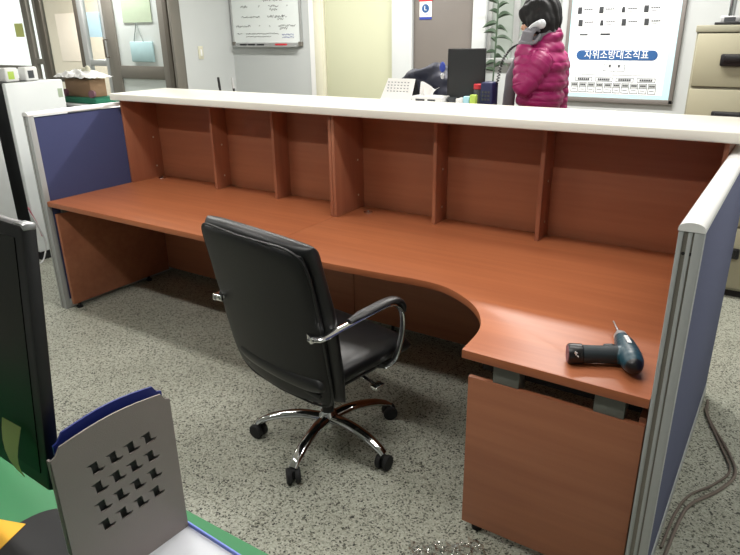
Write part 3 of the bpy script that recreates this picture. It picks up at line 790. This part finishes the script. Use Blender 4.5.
# front plate is built with real slots: a frame of strips round 4 x 4 openings
slots = MB(); ncol, nrow = 4, 4
gx0, gx1, gz0, gz1 = -.165, -.057, .852, .975
plate_mb = plate(0, .003, -PW, 0, .725, PZ)
pm = plate_mb.mesh('plate')
cut = MB()
for i in range(ncol):
    for j in range(nrow):
        y = gx0+(gx1-gx0)*i/(ncol-1); z = gz0+(gz1-gz0)*j/(nrow-1)
        Yz = Matrix(((0, 0, 1, 0), (1, 0, 0, 0), (0, 1, 0, 0), (0, 0, 0, 1)))
        o_ = [(y-.018, z+.011), (y+.004, z+.013), (y+.006, z-.004), (y+.018, z-.006), (y+.012, z-.011), (y-.006, z-.011), (y-.008, z+.006)]
        cut.prism(o_, -.01, .02, mtx=Yz)
co = bpy.data.objects.new('cutter', cut.mesh('cutter')); COL.objects.link(co)
pm2 = evaluated(pm, [('BOOLEAN', dict(operation='DIFFERENCE', object=co, solver='EXACT'))])
bpy.data.objects.remove(co)
pm2.transform(A_)
part('perforated_plate', pm2, 'organizer', og, smooth=False)
og_part('divider_plate', plate(-.028, -.024, -PW+.020, 0.002, .725, PZ+.006), 'organizer_blue', label='dark blue divider plate')
og_part('slot_dark_liner', plate(-.012, -.009, -PW+.004, -.002, .725, PZ-.012), 'alu_dark', label='dark grey liner added behind the slots')  # added liner, makes the slots show dark instead of blue
og_part('plate_edge', MB().box(-.010, -.001, -PW-.001, -PW+.003, .725, PZ-.02), 'organizer')
og_part('tray', MB().box(-.034, .20, -PW, 0, .7205, .726, .001), 'tray')
og_part('rim', MB().box(-.034, .20, 0, .004, .7205, .734, .001), 'organizer_rim')

# ------------------------------------------------------------------ left background: fridge, cabinet, box
fr = thing('refrigerator', 'white refrigerator standing left of the blue partition', 'refrigerator', (-1.35, .69, 0))
part('body', MB().box(-1.65, -1.10, .46, .90, .04, 1.352, .008), 'fridge_gap_shade', fr)
dd = part('door', MB().box(-1.10, -1.05, .455, .905, .07, 1.355, .01), 'fridge', fr)
part('emblem', MB().box(-1.0505, -1.0492, .85, .888, 1.225, 1.29), 'sheet_green', dd)
part('kick_plate', MB().box(-1.12, -1.07, .47, .92, 0.0, .07), 'black_matte', fr)
def cord(pts, r, m, label): part('power_cord', MB().tube(spline(pts, 8), r, 8), m, fr, label=label)
cord([(-1.07, .448, .42), (-1.03, .43, .40), (-1.025, .47, .28), (-1.025, .50, .15), (-1.02, .47, .05), (-1.0, .42, .008), (-.97, .33, .008)], .006, 'wire_white', 'grey white cord hanging to the floor')
cord([(-1.07, .446, .435), (-1.03, .432, .42), (-1.028, .455, .34), (-1.03, .478, .26), (-1.032, .49, .20)], .006, 'wire_red', 'short pink red cord')
cb = thing('steel_cabinet', 'pale grey steel cabinet at the left edge beside the refrigerator', 'cabinet', (-1.35, .05, 0))
part('body', MB().box(-1.65, -1.09, -.5, .355, .05, 1.25, .006), 'cabinet_grey', cb)
part('door', MB().box(-1.09, -1.07, -.07, .35, .06, 1.24, .004), 'cabinet_grey', cb)
part('door', MB().box(-1.09, -1.07, -.495, -.08, .06, 1.24, .004), 'cabinet_grey', cb)
part('plinth', MB().box(-1.63, -1.09, -.48, .34, 0, .05), 'black_matte', cb)
def packet(x, y, z, m2, label):
    t = thing('tissue_packet', label, 'packet', (x, y, z))
    part('packet_body', MB().box(x-.05, x+.05, y-.05, y+.05, z, z+.10, .012, 3), 'white', t)
    part('print', MB().box(x+.0495, x+.0515, y-.03, y+.015, z+.02, z+.075, .0005), m2, t)
    return t
packet(-1.17, .56, 1.3555, 'green_pack', 'white packet with a green mark on the refrigerator, left one')
packet(-1.15, .70, 1.3555, 'ink_grey', 'white packet with grey marks on the refrigerator, right one')
sb = thing('side_cabinet', 'low cabinet behind the left partition under the cardboard box', 'cabinet', (-1.2, 1.25, 0))
part('body', MB().box(-1.62, -.62, 1.05, 1.5, .04, 1.13, .004), 'cabinet_grey', sb)
part('top', MB().box(-1.64, -.60, 1.03, 1.52, 1.13, 1.15, .003), 'white', sb)
part('plinth', MB().box(-1.6, -.64, 1.07, 1.48, 0, .04), 'black_matte', sb)
tag(part('green_pad', MB().box(-1.46, -.93, 1.08, 1.34, 1.151, 1.195, .012, 3), 'cloth_green'), 'dark green folded pad under the cardboard box', 'pad')
bx = thing('cardboard_box', 'brown cardboard box with crumpled plastic on top, on the green pad', 'box', (-1.2, 1.25, 1.196))
part('carton', MB().box(-1.40, -1.06, 1.14, 1.29, 1.196, 1.335, .006), 'cardboard', bx)
bm = bmesh.new(); bmesh.ops.create_grid(bm, x_segments=22, y_segments=14, size=.5)
for v in bm.verts:
    x, y = v.co.x, v.co.y; e = max(abs(x), abs(y))
    v.co = V((-1.25+x*.50, 1.22+y*.22, 1.338+.05*max(0, 1-(2*e)**2)+.014*math.sin(x*19)*math.cos(y*23)+random.uniform(0, .012)+ .006))
part('wrapping', evaluated(MB().bm(bm).mesh('w'), [('SOLIDIFY', dict(thickness=.001))]), 'white_paper', bx, label='crumpled white plastic wrapping')
part('ribbon', MB().ell((-1.19, 1.2, 1.40), (.03, .02, .025)).ell((-1.14, 1.2, 1.41), (.025, .02, .03)), 'cream_trim', bx)
for x, z, lab in ((-1.37, 1.225, 'left'), (-1.005, 1.262, 'right')):
    w = thing('tape_roll', 'plum coloured tape roll at the %s end of the cardboard box' % lab, 'tape roll', (x, 1.10, 1.196))
    part('tape', MB().lathe([(.014, -.011), (.030, -.011), (.030, .011), (.014, .011)], (x, 1.112, 1.2265), (.25, -1, .1), 20), 'purple_mark', w)
    part('core', MB().lathe([(.013, -.009), (.013, .009)], (x, 1.112, 1.2265), (.25, -1, .1), 16), 'cream_trim', w)

# ------------------------------------------------------------------ tall service counter behind and the things on it
TZ = 1.195
tc_ = thing('service_table', 'high white service table hidden behind the counter', 'table', (1.1, 1.45, 0))
part('table_top', MB().box(-.1, 2.28, 1.12, 1.72, TZ-.03, TZ, .003), 'white', tc_)
for x in (0, 2.15):
    part('leg_panel', MB().box(x-.015, x+.015, 1.16, 1.68, 0, TZ-.03), 'white', tc_)
# desk calendar
cal = thing('desk_calendar', 'white desk calendar standing behind the counter', 'calendar', (1.68, 1.36, TZ))
cv = MB().add([(1.565, 1.31, TZ), (1.80, 1.31, TZ), (1.815, 1.375, TZ+.205), (1.625, 1.375, TZ+.205), (1.565, 1.313, TZ), (1.80, 1.313, TZ), (1.815, 1.378, TZ+.205), (1.625, 1.378, TZ+.205)],
              [(0, 1, 2, 3), (7, 6, 5, 4), (0, 4, 5, 1), (1, 5, 6, 2), (2, 6, 7, 3), (3, 7, 4, 0)])
part('page', cv, 'white_paper', cal, smooth=False)
part('stand', MB().add([(1.60, 1.45, TZ), (1.83, 1.45, TZ), (1.818, 1.38, TZ+.2), (1.63, 1.38, TZ+.2), (1.60, 1.453, TZ), (1.83, 1.453, TZ), (1.818, 1.383, TZ+.2), (1.63, 1.383, TZ+.2)],
              [(0, 1, 2, 3), (7, 6, 5, 4), (0, 4, 5, 1), (1, 5, 6, 2), (2, 6, 7, 3), (3, 7, 4, 0)]), 'black', cal, smooth=False)
cl = MB()
for j in range(4):
    for i in range(7):
        z = TZ+.13+.017*j; y = 1.31+.065*(z-TZ)/.205-.0012; x = 1.63+i*.023
        cl.box(x, x+.010, y-.0006, y+.0006, z, z+.005)
part('date_grid', cl, 'line_grey', cal, smooth=False)
# tissue box
tb = thing('tissue_box', 'white tissue box with a tissue sticking out behind the counter', 'tissue box', (1.93, 1.36, TZ))
part('carton', MB().box(1.83, 2.03, 1.30, 1.41, TZ, TZ+.115, .004), 'white', tb)
part('print', MB().box(1.86, 1.92, 1.2985, 1.3002, TZ+.088, TZ+.10).box(1.94, 1.99, 1.2985, 1.3002, TZ+.09, TZ+.10), 'ink_grey', tb)
tm = MB(); vs = []; fs = []
for i in range(9):
    t = i/8
    for j in range(6):
        s = j/5; vs.append((1.90+.085*(t-.5)*(1+.5*s)+.03*s*s, 1.352+.014*math.sin(t*9+s*3), TZ+.112+s*(.062+.022*math.sin(t*5+1))))
for i in range(8):
    for j in range(5): a = i*6+j; fs.append((a, a+1, a+7, a+6))
part('tissue', evaluated(tm.add(vs, fs).mesh('t'), [('SOLIDIFY', dict(thickness=.002))]), 'white_paper', tb)
cu = thing('cup', 'small dark cup beside the tissue box', 'cup', (2.055, 1.37, TZ))
part('wall', MB().lathe([(.024, 0), (.028, .11), (.025, .11), (.022, .006)], (2.065, 1.37, TZ), n=18), 'ink_grey', cu)
# bundle of dark coats
bn = MB()
for c, r in (((1.74, 1.58, TZ+.10), (.15, .10, .12)), ((1.70, 1.58, TZ+.17), (.10, .08, .08)), ((1.86, 1.59, TZ+.17), (.12, .1, .12)), ((1.93, 1.585, TZ+.12), (.10, .10, .125)), ((1.79, 1.56, TZ+.22), (.08, .07, .05))):
    bn.ell(c, r)
me = blob(bn, .012, 3)
for v in me.vertices:
    p = v.co; d = .010*math.sin(p.x*37+p.z*23)+.008*math.sin(p.z*55-p.x*20+p.y*30); v.co = p+v.normal*d; v.co.z = max(v.co.z, TZ+.001)
tag(part('padded_coat', me, 'navy_cloth'), 'dark navy padded coat bundled up left of the monitor', 'coat')
# second monitor
m2 = thing('monitor', 'dark monitor standing behind the counter beside the bundled coat', 'monitor', (2.09, 1.5, TZ))
B_ = Matrix.Translation((2.105, 1.46, TZ))@Matrix.Rotation(math.radians(24), 4, 'Z')
def mp(name, mb, m, par=m2, **k):
    for v in mb.v: v.xyz = B_@v
    return part(name, mb, m, par, **k)
mp('bezel', MB().box(-.108, .112, 0, .03, .015, .375, .004), 'black')
mp('screen', MB().box(-.100, .104, -.0015, .001, .027, .367), 'screen_grey')
mp('stand_neck', MB().box(-.02, .02, .03, .05, .0, .2, .004), 'black')
mp('stand_base', MB().box(-.06, .06, -.0, .09, 0, .012, .006), 'black')
# trinket hanging at monitor corner
tk = thing('lanyard', 'blue lanyard tassel hanging at the corner of the dark monitor', 'lanyard', (1.985, 1.40, TZ+.19))
part('tassel', MB().ell((1.985, 1.393, TZ+.275), (.018, .012, .03)), 'ink_blue', tk)
part('charm', MB().ell((1.988, 1.391, TZ+.225), (.013, .010, .018)), 'silver', tk)
# bits and pieces right of the monitor
for x, h, m_, lab in ((2.185, .125, 'cyan_pack', 'pale cyan packet beside the monitor'), (2.225, .135, 'green_pack', 'lime green packet next to the cyan one')):
    tag(part('packet', MB().box(x-.018, x+.018, 1.30, 1.33, TZ, TZ+h, .004), m_), lab, 'packet')
for x, lab in ((2.135, 'small white eraser at the foot of the dark monitor, left one'), (2.158, 'small white eraser nearer the cyan packet')):
    tag(part('eraser', MB().box(x-.009, x+.009, 1.29, 1.31, TZ, TZ+.112+.006*(x > 2.14), .003), 'white'), lab, 'eraser')
jr = thing('jar', 'dark jar with a red lid beside the navy telephone', 'jar', (2.206, 1.42, TZ))
part('jar_body', MB().lathe([(.026, 0), (.028, .01), (.028, .15), (.022, .16)], (2.206, 1.42, TZ), n=18), 'ink_grey', jr)
part('lid', MB().lathe([(.029, .158), (.029, .182), (.026, .185)], (2.206, 1.42, TZ), n=18), 'red', jr)
ph = thing('telephone', 'navy desk telephone on its stand in front of the person', 'telephone', (2.30, 1.40, TZ))
part('phone_base', MB().box(2.237, 2.312, 1.37, 1.46, TZ, TZ+.20, .012, 3), 'navy', ph)
kp = MB()
for i in range(3):
    for j in range(3): kp.box(2.25+i*.018, 2.262+i*.018, 1.366, 1.3715, TZ+.1+j*.02, TZ+.112+j*.02, .001)
part('keypad', kp, 'ink_grey', ph)
for p, m_, lab in (((.345, 1.20), 'black', 'black pen standing upright behind the counter'), ((.478, 1.20), 'silver', 'silver pen standing upright behind the counter')):
    x, y = p
    pn = thing('pen', lab, 'pen', (x, y, TZ))
    part('barrel', MB().tube([(x+.01, y, TZ+.002), (x+.002, y, TZ+.135)], .008, 12), 'black', pn)
    part('pen_cap', MB().tube([(x+.002, y, TZ+.12), (x-.004, y, TZ+.19)], [.0095, .0085], 12), m_, pn)

# ------------------------------------------------------------------ plant by the window
pt = thing('potted_plant', 'leafy green plant in front of the window behind the monitor', 'plant', (1.70, 2.78, 0))
part('pot', MB().lathe([(.10, 0), (.13, .02), (.15, .28), (.14, .28), (.12, .25)], (1.70, 2.76, 0), n=24), 'pot', pt)
part('stem', MB().tube(spline([(1.70, 2.76, .24), (1.70, 2.77, .8), (1.712, 2.80, 1.4), (1.716, 2.81, 1.85)], 6), [.012]*10+[.007]*9, 8), 'leaf', pt)
lm = MB()
def leaf(base, dirv, L_, w):
    base = V(base); d = V(dirv).normalized(); s = d.cross(V((0, 1, .2))).normalized(); vs = []; fs = []; N = 7
    for i in range(N+1):
        t = i/N; c = base+d*L_*t+V((0, -.01*t, -L_*.55*t*t)); hw = w*math.sin(PI*min(1, t*.92+.05))**.8
        vs += [c-s*hw+V((0, .004, 0)), c+V((0, -.004, -.004)), c+s*hw+V((0, .004, 0))]
    for i in range(N):
        for k in range(2): a = i*3+k; fs.append((a, a+1, a+4, a+3))
    lm.add(vs, fs)
for i in range(15):
    z = 1.36+.035*i; sd = (-1, 1)[i % 2]
    leaf((1.715, 2.81, z), (sd*random.uniform(.35, .9), random.uniform(-.4, .1), random.uniform(.1, .9)), random.uniform(.14, .21)*(.6 if sd < 0 else 1), random.uniform(.016, .024))
part('foliage', evaluated(lm.mesh('l'), [('SOLIDIFY', dict(thickness=.001))]), 'leaf', pt)

# ------------------------------------------------------------------ person
PX, PY = 2.50, 1.62
def P3(x, y, z): return V((PX+x, PY+y, z))
body = MB()
# head (facing -X, bent slightly down)
hc = P3(-.035, 0, 1.715)
q = Quaternion((0, 1, 0), math.radians(-10))
def hp(x, y, z): return hc+q@V((x, y, z))
body.ell(hp(.012, 0, .02), (.098, .075, .098), q); body.ell(hp(-.03, 0, -.045), (.062, .058, .07), q); body.ell(hp(-.05, 0, -.08), (.035, .036, .03), q)
body.ell(hp(-.096, 0, -.022), (.016, .012, .018), q); body.ell(hp(-.088, 0, .0), (.010, .010, .022), q)       # nose
body.ell(hp(-.078, 0, -.063), (.014, .022, .010), q)                                                          # lips
for s in (-1, 1):
    body.ell(hp(.008, s*.076, -.012), (.018, .010, .030), q); body.ell(hp(-.06, s*.036, -.02), (.02, .022, .022), q)
limb(body, [P3(.0, 0, 1.45), P3(-.01, 0, 1.63)], [.062, .052])
# trunk, legs
for z, rx, ry in ((1.46, .095, .17), (1.36, .105, .165), (1.24, .10, .15), (1.12, .095, .145), (1.0, .105, .16), (.93, .105, .165)):
    body.ell(P3(.01, 0, z), (rx, ry, .10))
for s in (-1, 1):
    limb(body, [P3(.01, s*.085, .93), P3(0, s*.09, .50), P3(.02, s*.09, .10)], [.085, .055, .040])
    limb(body, [P3(.03, s*.09, .055), P3(-.13, s*.09, .04)], [.042, .034])
SH = P3(.03, -.15, 1.495); EL = P3(-.02, -.225, 1.375); WR = P3(-.058, -.150, 1.575)
SR = P3(.02, .165, 1.49); ER = P3(.03, .21, 1.20); WRr = P3(-.10, .19, .98)
limb(body, [SH, EL, WR], [.05, .04, .029]); limb(body, [SR, ER, WRr], [.05, .04, .029])
def hand(mb, wrist, d, palm_n, curl, s=1., rad=.0085):
    """d: direction of the fingers, palm_n: out of the palm; returns into mb: palm, four fingers, thumb"""
    thin = rad < .008; d = d.normalized(); pn = (palm_n-d*palm_n.dot(d)).normalized(); sd = d.cross(pn).normalized()*s
    k_ = .8 if thin else 1; mb.tube([wrist-d*.01, wrist+d*.04, wrist+d*.085*k_], [.026*k_, .034*k_, .036*k_], 12, (1, .42), up=tuple(pn))
    for i, (L_, o_) in enumerate(((.066, -.028), (.075, -.0095), (.070, .0095), (.055, .027))):
        p = wrist+d*(.082-.004*abs(i-1))+sd*o_; a = 0; dd_ = d.copy(); pts = [p-d*.03, p]
        for k, fr_ in enumerate((.45, .32, .23)):
            a += curl*(.8, 1.1, .8)[k]; dd_ = d*math.cos(a)+pn*math.sin(a); p = p+dd_*L_*fr_; pts.append(p)
        limb(mb, pts, [rad, rad, rad*.97, rad*.92, rad*.8], 10, 3)
    t0 = wrist+d*.022-sd*.026; t1 = t0+(d*.55-sd*.6+pn*.55).normalized()*.034; t2 = t1+(d*.8+pn*.65-sd*.05).normalized()*.028; t3 = t2+(d*.9+pn*.4+sd*.2).normalized()*.02
    limb(mb, [t0, t1, t2, t3], [.012, .011, .0095, .008], 10, 3)
HD = V((.022, .008, .10)); HN = V((.35, 1, -.05))
hand(body, WR, HD, HN, .75, 1, .0075); hand(body, WRr, V((-.1, -.02, -.2)), V((0, -1, 0)), .35, -1)
pm_ = blob(body, .0065, 4)
person = part('person', pm_, 'skin', origin=(PX, PY, 0))
tag(person, 'person in a magenta padded jacket and grey gloves holding a phone to the ear', 'person')
# face details
def eye(s): return MB().ell(hp(-.082, s*.033, -.002), (.006, .013, .006), q)
for s in (-1, 1): part('eye', eye(s), 'ink', person)
for s in (-1, 1): part('eyebrow', MB().ell(hp(-.085, s*.034, .018), (.006, .018, .004), q), 'hair', person)
part('mouth', MB().ell(hp(-.09, 0, -.063), (.004, .02, .005), q), 'notice', person)
# hair: thick bob with fringe
hm = MB()
hm.ell(hp(.014, 0, .035), (.112, .098, .110), q); hm.ell(hp(.040, 0, -.01), (.082, .096, .098), q); hm.ell(hp(.045, 0, -.05), (.066, .085, .07), q)
for s in (-1, 1):
    hm.ell(hp(.02, s*.075, -.005), (.07, .03, .075), q); hm.ell(hp(-.045, s*.050, .045), (.05, .04, .05), q)
hm.ell(hp(-.050, 0, .052), (.046, .068, .046), q)
me = blob(hm, .007, 9)
for v in me.vertices:
    p = v.co; v.co = p+v.normal*(.003*math.sin(p.y*190+p.z*30)+.002*math.sin(p.x*160+p.z*60))
part('hair', me, 'hair', person)
# jacket
def seg_t(p, a, b):
    ab = b-a; t = max(0, min(1, (p-a).dot(ab)/ab.dot(ab))); return t, (p-(a+ab*t)).length
jm = MB()
for z, rx, ry, ox in ((1.55, .085, .13, .03), (1.48, .120, .185, .022), (1.39, .132, .195, .01), (1.30, .130, .19, .003), (1.20, .125, .185, 0), (1.10, .13, .19, 0), (1.0, .14, .2, 0), (.93, .14, .2, 0)):
    jm.ell(P3(ox, 0, z), (rx, ry, .085), seg=24)
WRj = EL.lerp(WR, .93); WRrj = ER.lerp(WRr, .93)
limb(jm, [SH, EL, WRj], [.080, .060, .048]); limb(jm, [SR, ER, WRrj], [.085, .072, .054])
limb(jm, [P3(-.01, -.085, 1.565), P3(.05, -.055, 1.62), P3(.07, 0, 1.64), P3(.05, .055, 1.62), P3(-.01, .085, 1.565)], [.036, .036, .036, .036, .036]); 
jme = evaluated(blob(jm, .009, 3), [('SUBSURF', dict(levels=1))])
dg_ = []
for v in jme.vertices:
    p = v.co.copy()
    cand = []
    for a, b, L0 in ((SH, EL, .0), (EL, WRj, .19), (SR, ER, .0), (ER, WRrj, .3)):
        t, d = seg_t(p, a, b); cand.append((d/.085, L0+t*(b-a).length))
    cand.sort(); 
    torso = math.hypot((p.x-PX-.01)/.15, (p.y-PY)/.205)
    if cand[0][0] < 1.25 and cand[0][0] < torso*1.02 or p.y < PY-.215: ph_ = cand[0][1]/.05
    else: ph_ = p.z/.052+.25*math.sin((p.x-PX)*9)
    b = abs(math.sin(PI*ph_))**.55
    d = .007*b-.005+.0022*math.sin(p.x*70+p.z*40)*math.sin(p.z*90+p.y*60)
    dg_.append(d)
nrms = [v.normal.copy() for v in jme.vertices]
for v, n_, d in zip(jme.vertices, nrms, dg_): v.co = v.co+n_*d
jk = part('jacket', jme, 'jacket', person, angle=80)
part('scarf', blob(limb(limb(MB(), [P3(-.07, -.065, 1.575), P3(.0, -.068, 1.615), P3(.045, -.035, 1.655), P3(.045, .035, 1.655), P3(.0, .068, 1.615), P3(-.075, .05, 1.565), P3(-.07, -.065, 1.575)], [.032]*7),
     [P3(-.09, -.05, 1.56), P3(-.15, -.07, 1.42), P3(-.16, -.08, 1.2)], [.036, .035, .036]), .008, 4), 'scarf', person)
tm_ = MB()
tm_.ell(P3(.01, 0, .93), (.125, .18, .10))
for s in (-1, 1): limb(tm_, [P3(.01, s*.09, .92), P3(0, s*.09, .50), P3(.02, s*.09, .12)], [.105, .075, .062])
part('trousers', blob(tm_, .01, 3), 'trousers', person)
for s in (-1, 1):
    sm = limb(MB(), [P3(.035, s*.09, .055), P3(-.145, s*.09, .045)], [.052, .045]); me = blob(sm, .008, 3)
    for v in me.vertices: v.co.z = max(.001, v.co.z)
    part('shoe', me, 'black', person)
g1 = MB(); hand(g1, WR, HD, HN, .75, 1, .0102); g1.tube([WR-HD.normalized()*.05, WR+HD.normalized()*.03], [.040, .038], 14)
g1.tube([WR+HD.normalized()*.0, WR+HD.normalized()*.045, WR+HD.normalized()*.082], [.030, .038, .039], 12, (1, .5), up=tuple(HN))
part('glove', blob(g1, .0035, 4), 'glove', person)
g2 = MB(); d2_ = V((-.1, -.02, -.2)).normalized(); hand(g2, WRr, d2_, V((0, -1, 0)), .35, -1, .0112); g2.tube([WRr-d2_*.04, WRr+d2_*.03], [.040, .036], 14)
part('glove', blob(g2, .0045, 3), 'glove', person)
# handset with coiled cord
hs = thing('phone_handset', 'pale grey telephone handset held to the ear in a gloved hand', 'handset', P3(-.06, -.09, 1.6))
e0, e1 = P3(.012, -.118, 1.70), P3(-.098, -.095, 1.598); hx = (e1-e0).normalized(); hout = hx.cross(V((0, 1, 0))).normalized()
hsm = MB().tube([e0, e0.lerp(e1, .25)+V((-.008, -.012, .012)), e0.lerp(e1, .75)+V((-.008, -.012, .012)), e1], [.022, .016, .016, .022], 14, (1, .8))
hsm.ell(e0+V((.004, .008, -.006)), (.026, .022, .026)); hsm.ell(e1+V((.006, .008, -.004)), (.024, .02, .024))
part('grip', blob(hsm, .004, 4), 'handset', hs)
cpts = []; c0 = e1+V((-.035, -.08, -.02)); path = spline([e1, e1+V((-.03, -.07, -.03)), P3(-.172, -.17, 1.50), P3(-.185, -.19, 1.40), P3(-.215, -.20, 1.30), V((2.275, 1.355, 1.25))], 40)
for i, p in enumerate(path):
    a = i*1.05; cpts.append(p+V((math.cos(a)*.008, math.sin(a)*.008, 0)))
part('coiled_cord', MB().tube(cpts, .0028, 6), 'black', hs)

# ------------------------------------------------------------------ lights
def tube_or_fill_light(x, y, w, e, sx=1.25, sy=.25, c=(1, .97, .93)):
    l = bpy.data.lights.new('ceiling_or_fill_lamp', 'AREA'); l.shape = 'RECTANGLE'; l.size = sx; l.size_y = sy; l.energy = e; l.color = c
    o = bpy.data.objects.new('ceiling_or_fill_lamp', l); COL.objects.link(o); o.location = (x, y, w); return o
LZ = CH-.03
for x, e in ((-2.2, 40), (.4, 44), (2.5, 66)): tube_or_fill_light(x, 1.97, LZ, e, 1.3, .12)
for x in (.6, 2.9): tube_or_fill_light(x, -.04, LZ, 20, 1.25, .15)
for x in (.2, 2.6): tube_or_fill_light(x, -1.35, LZ, 25, 1.25, .12)
tube_or_fill_light(-3.6, .2, LZ, 20); tube_or_fill_light(4.5, .4, LZ, 22)
w = bpy.data.worlds.new('world'); S.world = w; w.use_nodes = True
bgn = w.node_tree.nodes['Background']; bgn.inputs['Color'].default_value = (1, .99, .96, 1); bgn.inputs['Strength'].default_value = 1.6
corridor_fill = tube_or_fill_light(-4.5, 3.3, LZ, 95)  # added fill lamp that brightens the corridor behind the glazing
S.view_settings.view_transform = 'Standard'; S.view_settings.look = 'None'; S.view_settings.gamma = 1
S.view_settings.use_curve_mapping = False
S.view_settings.exposure = .05
